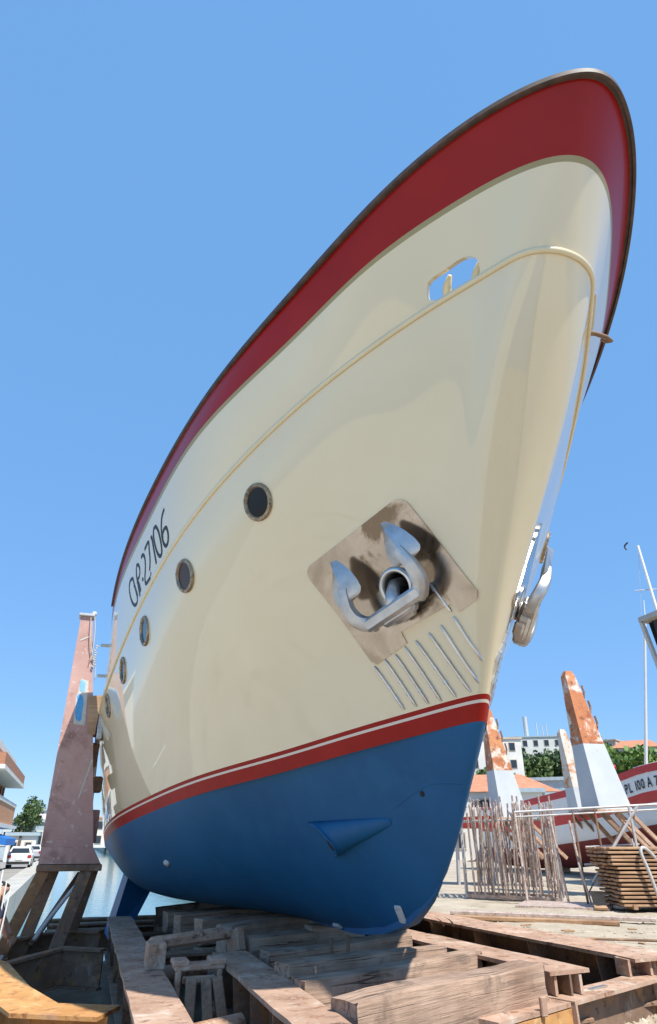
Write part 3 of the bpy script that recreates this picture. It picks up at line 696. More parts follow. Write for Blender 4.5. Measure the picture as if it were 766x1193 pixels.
mb = MB(); mb.hexa([(3.50, -40, -3), (3.60, -40, -3), (3.60, 400, -3), (3.50, 400, -3), (3.50, -40, .02), (3.60, -40, .02), (3.60, 400, .02), (3.50, 400, .02)]); mb.build('slip_side_wall', M['concrete'], None, kind='structure')
mb = MB(); mb.box((-.2, 400, -1.05), (8.0, 770, .02)); mb.build('canal_water', M['water'], None, kind='structure')
mb = MB(); mb.box((-4.45, 300, -1.05), (1.1, 570, .02)); o = mb.build('canal_water', M['water'], None, kind='structure')
# left: near concrete apron, quay wall, road
mb = MB(); mb.hexa([(-60, -40, -.8), (-3.88, -40, -.8), (-3.88, 14.8, -.8), (-60, 14.8, -.8), (-60, -40, -.02), (-3.88, -40, -.02), (-3.88, 14.8, -.02), (-60, 14.8, -.02)]); mb.build('slip_apron', M['concrete'], None, kind='structure')
mb = MB(); mb.hexa([(-5.95, 14.8, -1.9), (-4.85, 14.8, -1.9), (-4.85, 500, -1.9), (-5.95, 500, -1.9), (-5.95, 14.8, -.34), (-4.95, 14.8, -.34), (-4.95, 500, -.34), (-5.95, 500, -.34)]); mb.build('quay_kerb', M['concrete'], None, kind='structure')
mb = MB(); mb.box((-53.35, 257.4, -.92), (94.8, 485, 1.0)); mb.build('road', M['asphalt'], None, kind='structure')
mb = MB()
for k in range(14): mb.box((-9.6, 22 + k * 7, -.414), (.12, 3.0, .006))
mb.build('road_marking', M['white'], None, kind='structure')
# ------------------------------------------------------------------ cradle
cradle = empty('slipway_cradle', (0, 9, -.4), 0, 'rusty steel slipway cradle of girders and cross frames under the big boat', 'cradle')
def ibeam(name, a, b, wd, ht, m_top, m_web, stiff=0, side=None, tt=.035, parent=None):
    """a, b = centre line of the TOP surface; separate top flange, web, bottom flange, stiffeners"""
    parent = parent or cradle
    a = Vector(a); b = Vector(b); d = (b - a).normalized(); y = Vector((0, 0, 1)).cross(d).normalized()
    # top flange with worn, slightly wavy edges
    n = max(2, int((b - a).length / .35)); V = []; F = []
    for i in range(n + 1):
        c = a.lerp(b, i / n)
        for sg in (-1, 1):
            wv = wd / 2 + random.uniform(-.008, .008)
            V += [c + y * sg * wv + Vector((0, 0, random.uniform(-.004, .004))), c + y * sg * wv - Vector((0, 0, tt))]
    for i in range(n):
        k = i * 4; F += [(k, k + 2, k + 6, k + 4), (k + 1, k + 5, k + 7, k + 3), (k, k + 4, k + 5, k + 1), (k + 2, k + 3, k + 7, k + 6)]
    F += [(0, 1, 3, 2), (n * 4, n * 4 + 2, n * 4 + 3, n * 4 + 1)]
    mb = MB(); mb.add(V, F); g = mb.build(name, m_top, parent)
    mb = MB(); dn = Vector((0, 0, 1))
    mb.beam(a - dn * (tt + (ht - 2 * tt) / 2), b - dn * (tt + (ht - 2 * tt) / 2), .025, ht - 2 * tt - .002); mb.build('web', m_web, g)
    mb = MB(); mb.beam(a - dn * (ht - tt / 2) + d * .01, b - dn * (ht - tt / 2) - d * .01, wd * .96, tt, bev=.006); mb.build('lower_flange', m_web, g)
    for k in range(stiff):
        c = a.lerp(b, (k + .5) / stiff)
        for sg in ((-1, 1) if side is None else (side,)):
            mb = MB(); q = y * sg
            w1 = wd / 2 - .015
            mb.prism([(.014, -tt - .003), (w1, -tt - .003), (w1 * .8, -ht + tt + .003), (.014, -ht + tt + .003)], c - d * .01, q, dn, d, .02); mb.build('stiffener', m_web, g)
    return g
T, D_k, O_k, FL = M['timber_x'], M['rust_dark'], M['rust_orange'], M['flange']
# lengthwise girders
ibeam('girder', (-2.34, 5.0, .30), (-2.16, 14.2, .30), .42, .5, FL, D_k, 7)
ibeam('girder', (-1.37, 4.8, .40), (-1.30, 8.75, .40), .40, .48, FL, D_k, 5)
ibeam('girder', (1.40, 6.22, .45), (.90, 11.5, .45), .48, .42, FL, D_k, 6)
ibeam('girder', (2.92, 6.72, .42), (2.35, 15.0, .42), .66, .42, FL, D_k, 7)
ibeam('girder', (.95, 11.6, .35), (.6, 19.0, .10), .40, .4, D_k, D_k, 5)
# left side cross frames: bent channels, nearest one bright orange rust
def bent(pts, wd, ht, m_top, m_web):
    mb = MB(); V = []; F = []; P = [Vector(p) for p in pts]; n = len(P)
    for i, p in enumerate(P):
        t = (P[min(i + 1, n - 1)] - P[max(i - 1, 0)]); t.z = 0; t.normalize(); y = Vector((-t.y, t.x, 0))
        if 0 < i < n - 1:
            t2 = (P[i + 1] - P[i]); t2.z = 0; t2.normalize(); y = y / max(.6, abs(y.dot(Vector((-t2.y, t2.x, 0)))))
        V += [p - y * wd / 2, p + y * wd / 2, p + y * wd / 2 - Vector((0, 0, .035)), p - y * wd / 2 - Vector((0, 0, .035))]
    F = [(i * 4 + k, i * 4 + (k + 1) % 4, (i + 1) * 4 + (k + 1) % 4, (i + 1) * 4 + k) for i in range(n - 1) for k in range(4)] + [(0, 1, 2, 3)[::-1], tuple(range(n * 4 - 4, n * 4))]
    mb.add(V, F); g = mb.build('cross_frame', m_top, cradle); weld(g)
    mb = MB()
    for i in range(n - 1): mb.beam(P[i] - Vector((0, 0, .04 + ht / 2)), P[i + 1] - Vector((0, 0, .04 + ht / 2)), .03, ht)
    mb.build('web', m_web, g)
    mb = MB()
    for i in range(n - 1): mb.beam(P[i] - Vector((0, 0, .06 + ht)), P[i + 1] - Vector((0, 0, .06 + ht)), wd * .8, .03)
    mb.build('lower_flange', m_web, g)
bent([(-2.6, 7.95, .08), (-3.28, 8.32, .08), (-3.62, 9.4, .08), (-3.98, 11.2, .08), (-4.6, 12.4, .08)], .50, .38, O_k, O_k)
bent([(-2.50, 11.75, .12), (-3.05, 12.15, .12), (-3.5, 11.9, .06), (-3.95, 11.6, .0)], .16, .42, D_k, D_k)
bent([(-2.48, 13.6, .16), (-3.1, 13.9, .16), (-3.9, 13.5, .10)], .20, .40, D_k, D_k)
for k, y in enumerate((10.4, 12.3, 14.1, 16.0, 18.0, 20.2)):
    ibeam('cross_beam', (-2.0 if y < 14.5 else -3.4, y, .22 - .045 * (y - 10)), (2.2, y + .25, .22 - .045 * (y - 10)), .30, .36, D_k, D_k, 0)
ibeam('cross_beam', (-3.3, 16.3, .02), (-2.0, 16.35, .02), .3, .4, D_k, D_k, 0)
# front right cross channel with panels of rust and sand on the lower flange
g = ibeam('cross_beam', (.15, 5.74, .25), (2.95, 6.86, .25), .30, .56, FL, D_k, 0)
d = (Vector((2.95, 6.86, 0)) - Vector((.15, 5.74, 0))).normalized(); nrm = Vector((d.y, -d.x, 0))
mb = MB(); a = Vector((.30, 5.80, -.045)) + nrm * .14; mb.beam(a, a + d * .92, .02, .50); mb.build('rust_panel', O_k, g)
for t in (1.10, 2.95):
    c = Vector((.15, 5.74, .24)) + d * t + nrm * .02; mb = MB(); mb.beam(c + nrm * .16, c - nrm * .14, .03, .02, mi=0); mb.hexa([c + nrm * .19 - d * .015 - Vector((0, 0, .60)), c + nrm * .19 + d * .015 - Vector((0, 0, .60)), c - nrm * .14 + d * .015 - Vector((0, 0, .60)), c - nrm * .14 - d * .015 - Vector((0, 0, .60)), c + nrm * .17 - d * .015 + Vector((0, 0, .18 if t > 2 else .02)), c + nrm * .17 + d * .015 + Vector((0, 0, .18 if t > 2 else .02)), c - nrm * .14 + d * .015 + Vector((0, 0, .18 if t > 2 else .02)), c - nrm * .14 - d * .015 + Vector((0, 0, .18 if t > 2 else .02))]); mb.build('end_plate', FL, g)
c = Vector((.15, 5.74, .25)) + d * .62 + nrm * .17; mb = MB(); mb.box(c + Vector((0, 0, .03)), (.06, .04, .14), bev=.008); mb.build('lug', FL, g)
# web stubs that carry the right hand girder ends
for p in ((1.38, 6.42), (2.70, 6.95)):
    mb = MB(); mb.box((p[0], p[1], .33), (.30, .03, .155)); mb.box((p[0] + .14, p[1] - .1, .33), (.03, .18, .15)); mb.box((p[0] - .14, p[1] - .1, .33), (.03, .18, .15)); mb.build('bearing_plate', FL, cradle)
# sand and grit drifted on the lower flange
V = []; F = []; nx, ny = 60, 8; base = Vector((1.22, 6.17, -.27))
for j in range(ny):
    for i in range(nx):
        u = i / (nx - 1); v = j / (ny - 1); p = base + d * (u * 1.75) + nrm * (v * .24 - .02)
        V.append((p.x, p.y, p.z + (.16 * math.sin(math.pi * min(1, (1 - v) * 1.0) * .5) + random.uniform(0, .05)) * (1 if 0 < i < nx - 1 else .3)))
for j in range(ny - 1):
    for i in range(nx - 1): a_ = j * nx + i; F.append((a_, a_ + 1, a_ + 1 + nx, a_ + nx))
mb = MB(); mb.add(V, F); tag(mb.build('grit', M['sand'], None), 'pale sand and grit drifted on the lower flange of the front channel', 'sand', kind='stuff')
# tube spanning the two left girders, saddle with wedges, lower cross tubes
mb = MB(); mb.beam((-2.2, 8.78, .50), (-1.18, 9.12, .55), .13, .13, bev=.03); mb.build('spreader_bar', FL, cradle, smooth='auto')
mb = MB(); mb.box((-2.14, 8.62, .42), (.20, .26, .24), bev=.01); mb.build('bracket', FL, cradle)
mb = MB(); mb.beam((-1.20, 9.15, .40), (-1.13, 8.9, .5), .12, .25, bev=.02); mb.build('bracket', FL, cradle)
for (a, b, r_) in (((-2.1, 6.75, .08), (-1.55, 6.95, .10), .085), ((-2.1, 6.05, .05), (-1.5, 6.3, .07), .09), ((-2.1, 9.9, .05), (-1.5, 10.1, .05), .08)):
    mb = MB(); mb.tube([a, b], r_, 12); mb.build('cross_tube', FL, cradle, smooth='auto')
sad = empty('roller_saddle', (-1.78, 7.9, .1), 0, 'pinkish steel saddle bracket with wooden wedges between the two left girders', 'bracket')
mb = MB(); mb.box((-1.78, 7.95, .40), (.50, .24, .05), bev=.01); mb.box((-1.97, 7.95, .44), (.16, .26, .05), bev=.01); mb.box((-1.60, 7.95, .44), (.16, .26, .05), bev=.01); mb.build('saddle_plate', FL, sad)
for x in (-1.99, -1.58):
    mb = MB(); mb.box((x, 7.87, .20), (.05, .10, .36), bev=.01); mb.box((x, 7.87, .03), (.15, .16, .03)); mb.build('leg', FL, sad)
for x, l in ((-1.88, -.14), (-1.74, .03), (-1.63, .16)):
    mb = MB(); mb.beam((x, 7.72, .33), (x + l * .3, 7.50, -.05), .10, .06, up=(0, 1, 0), bev=.01); mb.build('wedge', M['timber_y'], sad)
mb = MB(); mb.beam((-1.95, 7.86, .30), (-1.62, 7.86, .30), .05, .06, bev=.01); mb.build('cross_tie', FL, sad)
# ------------------------------------------------------------------ timbers
def rough_beam(name, a, b, wd, ht, m, label, group=None, jit=.012, seg=14, notch=None):
    wa = Vector(a); wd_ = Vector(b) - wa; a = Vector((0, 0, 0)); b = Vector((wd_.length, 0, 0)); d = Vector((1, 0, 0)); y = Vector((0, 1, 0)); z = Vector((0, 0, 1))
    k = 16; V = []; F = []
    sec = []
    bv = .02
    for (cx, cz, a0) in ((1, 1, 0), (-1, 1, 90), (-1, -1, 180), (1, -1, 270)):
        for q in (0, 45, 90):
            sec.append((cx * (wd / 2 - bv) + bv * math.cos(R(a0 + q)), cz * (ht / 2 - bv) + bv * math.sin(R(a0 + q)), 1))
        nx_, nz_ = (0, -1) if (cx, cz) == (1, 1) else (0, 0)
        sec.append(None)
    # midpoints on the faces
    S = []
    corners = [s for s in sec if s is not None]
    for i, s in enumerate(sec):
        if s is None:
            p0 = sec[i - 1]; p1 = sec[(i + 1) % len(sec)]; S.append(((p0[0] + p1[0]) / 2, (p0[1] + p1[1]) / 2))
        else: S.append((s[0], s[1]))
    n = len(S); ph = [random.uniform(0, 6.28) for _ in range(4)]; L = (b - a).length
    for i in range(seg + 1):
        t = i / seg; c = a.lerp(b, t)
        warp = .012 * math.sin(t * 5 + ph[0]); sc_ = 1 + .02 * math.sin(t * 9 + ph[1])
        endj = [(random.uniform(-.02, .02) if i in (0, seg) else 0) for _ in range(n)]
        for j, (u, v) in enumerate(S):
            V.append(c + y * (u * sc_ + random.uniform(-jit, jit) * .5) + z * (v * sc_ + warp - ht / 2 + random.uniform(-jit, jit) * .5) + d * endj[j])
    for i in range(seg):
        for j in range(n): F.append((i * n + j, i * n + (j + 1) % n, (i + 1) * n + (j + 1) % n, (i + 1) * n + j))
    F += [tuple(range(n))[::-1], tuple(range(seg * n, seg * n + n))]
    mb = MB(); mb.add(V, F); o = mb.build(name, m, None, smooth='auto'); o.location = wa; o.rotation_euler = wd_.to_track_quat('X', 'Z').to_euler(); tag(o, label, 'timber', group)
    return o
rough_beam('timber_beam', (-1.12, 5.52, .49), (.98, 6.22, .54), .30, .34, T, 'large squared timber nearest the viewer, its sunlit top crossed by long cracks')
rough_beam('timber_beam', (-1.15, 6.62, .46), (1.08, 7.42, .46), .22, .34, T, 'squared timber with a shadow edge across it, second from the front under the bow')
rough_beam('timber_beam', (-1.10, 6.52, .12), (1.15, 7.15, .12), .20, .10, M['timber_y'], 'thin plank lying along the foot of the second timber')
rough_beam('timber_beam', (-1.15, 7.10, .50), (.86, 7.78, .50), .24, .34, T, 'squared timber with a worn end right behind the second one under the bow')
mb = MB(); mb.box((.66, 6.93, .20), (.10, .05, .22), bev=.01); o = mb.build('steel_clip', M['flange']); tag(o, 'small rusty clip standing against the face of the second timber', 'clip')
LB = [(8.3, -1.0, .85, .50, 'pile timber with a pale sawn patch, just left under the forefoot', 0), (9.0, -1.05, .5, .56, 'shaded timber in the pile behind the left girder end', 0), (9.75, -1.2, .5, .62, 'shaded timber third back in the pile under the keel', 0), (10.6, -1.35, .4, .60, 'dark timber deeper in the pile under the turn of the bilge', 0), (11.6, -1.5, .4, .58, 'dark timber fifth back in the pile under the hull', 0), (13.0, -1.5, .5, .50, 'dark squared block timber far back under the hull', 0), (15.0, -1.4, .5, .42, 'farthest dark timber under the keel beside the bilge fin', 0)]
for i, (y, x0, x1, zt, lab, _) in enumerate(LB):
    rough_beam('timber_beam', (x0, y, zt - .05), (x1, y + .35, zt), .30, .30, T, lab)
    rough_beam('timber_beam', (x0 - .05 * (i % 3), y - .06, zt - .38), (x1 + .1, y + .32, zt - .34), .32, .28, T, 'lower course of the pile, under: ' + lab[:0] + ['the pale patched timber', 'the timber behind the girder end', 'the third timber back', 'the dark bilge timber', 'the fifth timber back', 'the far block timber', 'the farthest timber'][i])
# vertical prop and short brackets between pile and boat
for (x, y) in ((-.35, 7.95), (-.12, 8.05)):
    mb = MB(); mb.tube([(x, y, .0), (x, y, .58)], .022, 8); o = mb.build('steel_prop', M['rust_dark'], smooth='auto'); tag(o, 'thin rusty rod standing before the timber pile, %s of two' % ('left' if x < -.2 else 'right'), 'rod')
for (y, dx) in ((9.2, 0), (12.2, 0), (16.0, 0)):
    mb = MB(); mb.box((0, y, .47 - (y - 9) * .012), (.45, .30, .22), bev=.015); o = mb.build('keel_block', M['timber_x']); tag(o, 'wooden keel block %s under the keel' % {9.2: 'nearest the bow', 12.2: 'amidships', 16.0: 'toward the stern'}[y], 'block')
# ------------------------------------------------------------------ right of the forefoot: trestle and orange steel pieces
tr = empty('timber_trestle', (1.2, 10.2, 0), 0, 'small wooden trestle with curved steel bands beside the forefoot', 'trestle')
mb = MB(); mb.beam((.95, 9.55, .62), (1.75, 9.95, .66), .16, .09, bev=.01); mb.build('top_plank', M['timber_x'], tr)
mb = MB(); mb.beam((1.0, 9.85, .62), (1.8, 10.3, .66), .16, .09, bev=.01); mb.build('top_plank', M['timber_x'], tr)
for x, y in ((1.08, 9.7), (1.62, 10.0)):
    mb = MB(); mb.beam((x, y, .45), (x, y, .60), .08, .08, up=(0, 1, 0)); mb.build('leg', M['timber_x'], tr)
for q in (0, .16, .30):
    mb = MB(); pts = [(1.25 + q + .45 * math.sin(a / 10 * 1.6), 9.5 - .15 * q, .46 + .16 * math.cos(a / 10 * 1.6)) for a in range(11)]
    V = []; F = []
    for p in pts: V += [Vector(p), Vector(p) + Vector((.02, .11, 0))]
    mb.add(V, [(2 * i, 2 * i + 1, 2 * i + 3, 2 * i + 2) for i in range(10)]); o = mb.build('steel_band', M['flange'], tr)
cs = empty('orange_steel_chock', (3.1, 14.0, 0), 0, 'orange rusted wedge-shaped steel chock just right of the blue stem', 'chock')
mb = MB(); mb.hexa([(2.3, 13.2, .72), (3.35, 13.0, 1.02), (3.5, 13.6, 1.02), (2.4, 13.9, .75), (2.3, 13.2, 1.02), (3.35, 13.0, 1.10), (3.5, 13.6, 1.10), (2.4, 13.9, 1.05)]); mb.build('side_plate', M['rust_orange'], cs)
mb = MB(); mb.box((2.75, 13.6, 1.18), (.7, .3, .16), bev=.02); mb.build('top_block', M['rust_orange'], cs)
mb = MB(); mb.beam((2.2, 13.6, .30), (3.3, 13.2, .98), .12, .08); mb.build('brace', M['rust_orange'], cs)
mb = MB(); mb.beam((2.5, 13.5, .35), (3.0, 13.1, .05), .14, .10); mb.build('foot', M['rust_orange'], cs)
for q, (a, b) in enumerate((((2.5, 14.2, 1.1), (2.9, 14.0, 1.6)), ((2.2, 14.3, 1.0), (3.0, 14.0, 1.25)))):
    mb = MB(); mb.beam(a, b, .22, .08, bev=.01); o = mb.build('loose_board', M['board']); tag(o, ('short board leaning upright on the orange chock', 'short board lying flat behind the orange chock')[q], 'board')
# long planks lying on the sand
for a, b, lab in (((5.2, 15.4, .06), (8.4, 12.6, .06), 'long grey plank lying on the sand in front of the frame rack'), ((4.8, 14.6, .05), (7.3, 12.4, .05), 'long brown plank lying nearest on the sand'),):
    mb = MB(); mb.beam(a, b, .26, .07, bev=.01); o = mb.build('ground_plank', M['pole'] if 'grey' in lab else M['board']); tag(o, lab, 'plank')
mb = MB(); pts = smooth_line([(4.6, 10.5, .03), (5.2, 10.9, .03), (5.7, 10.7, .03), (6.4, 10.2, .03), (6.5, 9.8, .03)], 5); mb.tube(pts, .022, 6); o = mb.build('cable', M['rust_dark'], smooth=True); tag(o, 'dark cable lying in a curve on the sand', 'cable')
# stones and litter
rs = MB()
for k in range(900):
    x = random.uniform(3.7, 11); y = random.uniform(6, 16); s = random.choice((.012, .02, .03, .045)) * random.uniform(.6, 1.2)
    pts = [Vector((random.uniform(-1, 1), random.uniform(-1, 1), random.uniform(0, .8))).normalized() * s for _ in range(6)]
    b0 = [(x + s * math.cos(t), y + s * math.sin(t) * .8, .0) for t in (0, 1.3, 2.5, 3.8, 5.0)]; top = (x + random.uniform(-s, s) * .3, y, .01 + s * .35)
    rs.add(b0 + [top], [(0, 1, 5), (1, 2, 5), (2, 3, 5), (3, 4, 5), (4, 0, 5)])
tag(rs.build('gravel', M['sand'], None), 'loose stones scattered over the sandy yard', 'gravel', kind='stuff')
mb = MB(); mb.box((1.85, 6.42, .258), (.28, .05, .012), Matrix.Rotation(.35, 3, 'Z')); o = mb.build('tin_strip', M['inox']); tag(o, 'bright metal offcut lying on the flange of the front channel', 'offcut')

# timber offcuts and chips lying about the cradle
for k in range(26):
    side = random.random()
    if side < .5: x, y, z = random.uniform(3.8, 8), random.uniform(7, 13), .02
    elif side < .8: x, y, z = random.uniform(-3.7, -2.7), random.uniform(8.6, 11.4), -.50
    else: x, y, z = random.uniform(-.2, 2.2), random.uniform(8, 10), -.45
    L = random.uniform(.10, .35); mb = MB(); mb.box((0, 0, 0), (L, random.uniform(.03, .07), .025), bev=.004)
    o = mb.build('wood_chip', M['board'], None); o.location = (x, y, z + .02); o.rotation_euler = (0, R(random.uniform(-4, 4)), random.uniform(0, 3))
    tag(o, 'small wood offcut lying %s' % ('on the sandy yard right of the cradle' if side < .5 else ('on the slip floor between the left cross frames' if side < .8 else 'on the floor inside the right girders')), 'offcut', 'wood offcuts lying about the cradle')
# bolts and rivets on the left girder
mb = MB()
for k in range(9):
    for dx in (-.15, .15):
        t = k / 9; c = Vector((-2.34 + .18 * t + dx, 5.3 + 8.6 * t, .305)); lathe(mb, c, Vector((0, 0, 1)), [(.020, -.01), (.020, .012), (.012, .018), (.001, .018)], 8)
g_ = mb.build("rivets", M["rust_dark"], cradle); g_["kind"] = "stuff"
# ------------------------------------------------------------------ cradle posts
def frustum(mb, b0, b1, z0, z1, mi=0):
    """b0, b1: (x0,x1,y0,y1) at z0 and z1"""
    P = [(b0[0], b0[2], z0), (b0[1], b0[2], z0), (b0[1], b0[3], z0), (b0[0], b0[3], z0), (b1[0], b1[2], z1), (b1[1], b1[2], z1), (b1[1], b1[3], z1), (b1[0], b1[3], z1)]
    return mb.hexa(P, mi)
M['light_blue'] = mat('light_blue_spray', [(0.3, (0.16, 0.42, 0.66)), (0.7, (0.30, 0.55, 0.75))], (8, 8, 8), 2, rough=0.6)
lp = empty('cradle_post', (-3.2, 13.6, 0), 0, 'tall tapering maroon steel post with a blue paint patch, left of the big boat', 'cradle post')
mb = MB(); frustum(mb, (-3.66, -2.80, 13.50, 14.05), (-3.66, -3.44, 13.50, 13.75), 1.42, 5.52)
mb.build('post_body', M['post_red'], lp)
mb = MB(); frustum(mb, (-3.65, -2.64, 13.49, 14.10), (-3.655, -2.80, 13.497, 14.052), 1.16, 1.418); mb.build('post_foot', M['post_red'], lp)
mb = MB(); mb.box((-3.14, 13.78, 1.10), (1.06, .66, .10), bev=.01); mb.build('foot_plate', M['rust_dark'], lp)
mb = MB(); mb.box((-3.55, 13.60, 5.55), (.30, .32, .05), bev=.01); mb.box((-3.42, 13.55, 5.61), (.10, .08, .08), bev=.02); mb.build('post_cap', M['zinc'], lp)
mb = MB()
sq = lambda v: math.copysign(abs(v) ** .55, v)
V = [( -3.51 + .062 * sq(math.cos(a)) + .012 * math.sin(5 * a) - .02 * sq(math.sin(a)), 13.492, 3.76 + .24 * sq(math.sin(a)) + .015 * math.cos(7 * a)) for a in [2 * math.pi * k / 20 for k in range(20)]]
mb.add([(x + .10, y, z) for x, y, z in V], [tuple(range(20))]); mb.build('blue_paint_patch', M['blue_spray'], lp)
mb = MB(); mb.add([(-3.47, 13.494, 3.46), (-3.26, 13.494, 3.44), (-3.30, 13.494, 4.0), (-3.32, 13.494, 4.26), (-3.46, 13.494, 4.30), (-3.50, 13.494, 3.9)], [tuple(range(6))]); mb.build('pale_paint_patch', M['pale_spray'], lp)
mb = MB(); mb.add([(-3.41 + (x + 3.5) * .8, 13.4915, 4.16 + (z - 3.76) * .45) for x, y, z in V], [tuple(range(20))]); mb.build('blue_paint_patch', M['light_blue'], lp)
mb = MB(); mb.add([(-3.18, 13.492, 2.2), (-3.16, 13.492, 2.2), (-3.02, 13.492, 2.85), (-3.05, 13.492, 2.86)], [(0, 1, 2, 3)]); mb.build('scrape_mark', M['pale_spray'], lp)
mb = MB(); mb.add([(-3.60, 13.492, 5.05), (-3.60, 13.492, 5.02), (-3.44, 13.492, 5.11), (-3.44, 13.492, 5.14)], [(0, 1, 2, 3)]); mb.build('weld_seam', M['pale_spray'], lp)
for a, b, m_ in (((-3.55, 13.55, 1.05), (-3.97, 12.75, -.10), 'rust_mid'), ((-3.40, 14.0, 1.05), (-3.75, 13.6, -.3), 'rust_dark'), ((-2.86, 13.55, 1.05), (-3.22, 12.9, -.20), 'rust_dark'), ((-2.74, 14.0, 1.05), (-3.05, 13.9, -.3), 'rust_dark')):
    mb = MB(); mb.beam(a, b, .20, .12, up=(0, 1, 0), bev=.008); mb.build('leg', M[m_], lp)
    mb = MB(); mb.box((b[0], b[1], b[2] + .02), (.3, .3, .04)); mb.build('leg_foot', M['rust_dark'], lp)
mb = MB(); mb.tube(smooth_line([(-2.85, 13.52, 1.02), (-3.1, 13.4, .70), (-3.35, 13.3, .35), (-3.5, 13.1, .12)], 4), .035, 8); mb.build('brace_rod', M['pole_grey'], lp, smooth=True)
mb = MB(); mb.tube([(-2.95, 13.9, 1.0), (-3.55, 13.5, .0)], .05, 8); mb.build('brace_rod', M['rust_dark'], lp, smooth=True)
mb = MB(); mb.tube(smooth_line([(-3.42, 13.47, 5.58), (-3.36, 13.46, 5.3), (-3.34, 13.46, 4.95), (-3.36, 13.45, 4.6)], 4), .009, 6); mb.tube(smooth_line([(-3.48, 13.47, 5.58), (-3.42, 13.44, 5.1), (-3.33, 13.44, 4.75), (-3.24, 13.5, 4.55), (-3.22, 13.5, 4.3)], 4), .009, 6)
for k in range(10): mb.tube([(-3.29 + .03 * math.sin(k * 2), 13.46, 4.95 - .045 * k), (-3.27 + .03 * math.cos(k * 2.3), 13.45, 4.92 - .045 * k)], .014, 6)
mb.build('hanging_rope', M['rope'], lp, smooth=True)
# pads and screw jack between post and boat
fb = empty('fender_pad', (-3.1, 13.7, 3.9), 0, 'wooden pad block wedged high between the maroon post and the cream hull', 'pad')
mb = MB(); mb.hexa([(-3.20, 13.45, 3.32), (-3.06, 13.45, 3.28), (-3.02, 13.9, 3.28), (-3.20, 13.9, 3.32), (-3.27, 13.45, 3.98), (-3.04, 13.45, 4.0), (-3.00, 13.9, 4.0), (-3.25, 13.9, 3.98)]); mb.build('wood_block', M['board'], fb)
mb = MB(); mb.box((-2.98, 13.6, 3.55), (.12, .3, .40), bev=.03); mb.box((-2.98, 13.45, 3.30), (.10, .1, .2), bev=.02); mb.build('rubber_pad', M['zinc'], fb)
sj = empty('screw_jack', (-2.95, 13.9, 2.4), 0, 'rusty screw jack clamped between the maroon post and the lower hull', 'jack')
mb = MB(); mb.box((-3.02, 13.85, 2.95), (.16, .22, .45), bev=.03); mb.box((-2.90, 13.85, 2.45), (.22, .2, .28), bev=.03); mb.build('jack_body', M['rust_dark'], sj)
mb = MB(); mb.tube([(-3.0, 13.8, 3.3), (-2.92, 13.8, 1.5)], .045, 10); mb.build('jack_screw', M['pole_grey'], sj, smooth='auto')
mb = MB(); mb.box((-2.84, 13.9, 1.75), (.16, .2, .55), bev=.02); mb.build('jack_pad', M['post_red'], sj)
# right hand posts
def rpost(loc, h, wb, wt, label, top_m, low_m, split, lean, dz, shade=None):
    t = empty('cradle_post', loc, 0, label, 'cradle post')
    X, Y, Z = loc; a = R(6)
    ux = Vector((math.cos(a), -math.sin(a), 0)); uy = Vector((math.sin(a), math.cos(a), 0))
    def ring(f, k=1.0):
        w_ = (wb + (wt - wb) * f) * k / 2; c = Vector((X, Y, Z)) + Vector((lean[0], lean[1], 0)) * f; d_ = (.85 * wb + (.8 * wt - .85 * wb) * f) * k
        return [c - ux * w_ - uy * d_ * .5, c + ux * w_ - uy * d_ * .5, c + ux * w_ + uy * d_ * .5, c - ux * w_ + uy * d_ * .5]
    def seg(f0, f1, name, m_, k=1.0):
        A = ring(f0, k); B = ring(f1, k)
        mb = MB(); mb.hexa([p + Vector((0, 0, h * f0)) for p in A] + [p + Vector((0, 0, h * f1)) for p in B]); return mb.build(name, m_, t)
    seg(0, split, 'lower_body', M[low_m]); seg(split + .0005, .995, 'upper_body', M[top_m], .998)
    A = [p + Vector((0, 0, h * .995)) for p in ring(.995)]; c = sum(A, Vector()) / 4
    mb = MB(); mb.hexa(A + [c + (p - c) * .6 + Vector((0, 0, .16)) for p in A]); mb.build('post_tip', M[top_m], t)
    # side rail of welded lugs on the right edge
    for f in (.62, .74, .86):
        p = ring(f)[1] + Vector((0, 0, h * f)) + ux * .03; mb = MB(); mb.tube([p - Vector((0, 0, .20)), p + ux * .05, p + Vector((0, 0, .22))], .035, 6); mb.build('lug', M['rust_dark'], t)
    mb = MB(); mb.box((X, Y, Z - .04), (wb * 1.25, wb * .95, .08), Matrix((ux, uy, Vector((0, 0, 1)))).transposed(), bev=.01); mb.build('foot_plate', M['flange'], t)
    for sx in (-.42, .12, .48):
        for sy in (-.3, .3):
            a_ = Vector((X, Y, Z - .08)) + ux * sx * wb + uy * sy * wb; b_ = Vector((a_.x, a_.y, dz)) + ux * 1.35 + uy * sy * .4
            mb = MB(); mb.beam(a_, b_, .11, .08, up=(0, 1, 0)); mb.build('leg', M['flange'] if sx > 0 else M['rust_dark'], t)
    return t
rpost((12.45, 18.2, 2.35), 4.2, 1.12, .36, 'tallest rust-topped grey post on the right, left of the PL lettering', 'post_orange', 'post_grey', .46, (-.42, .30), .9)
rpost((12.2, 23.2, 2.25), 3.9, 1.10, .32, 'rusty orange post with pale base just right of the blue stem', 'post_orange', 'post_grey', .42, (-.38, .25), .9)
rpost((18.6, 26.9, 2.6), 3.5, 1.0, .34, 'shorter pale rusty post standing farthest back beside the tallest grey one', 'post_pale', 'post_grey', .30, (-.35, .25), 1.0)
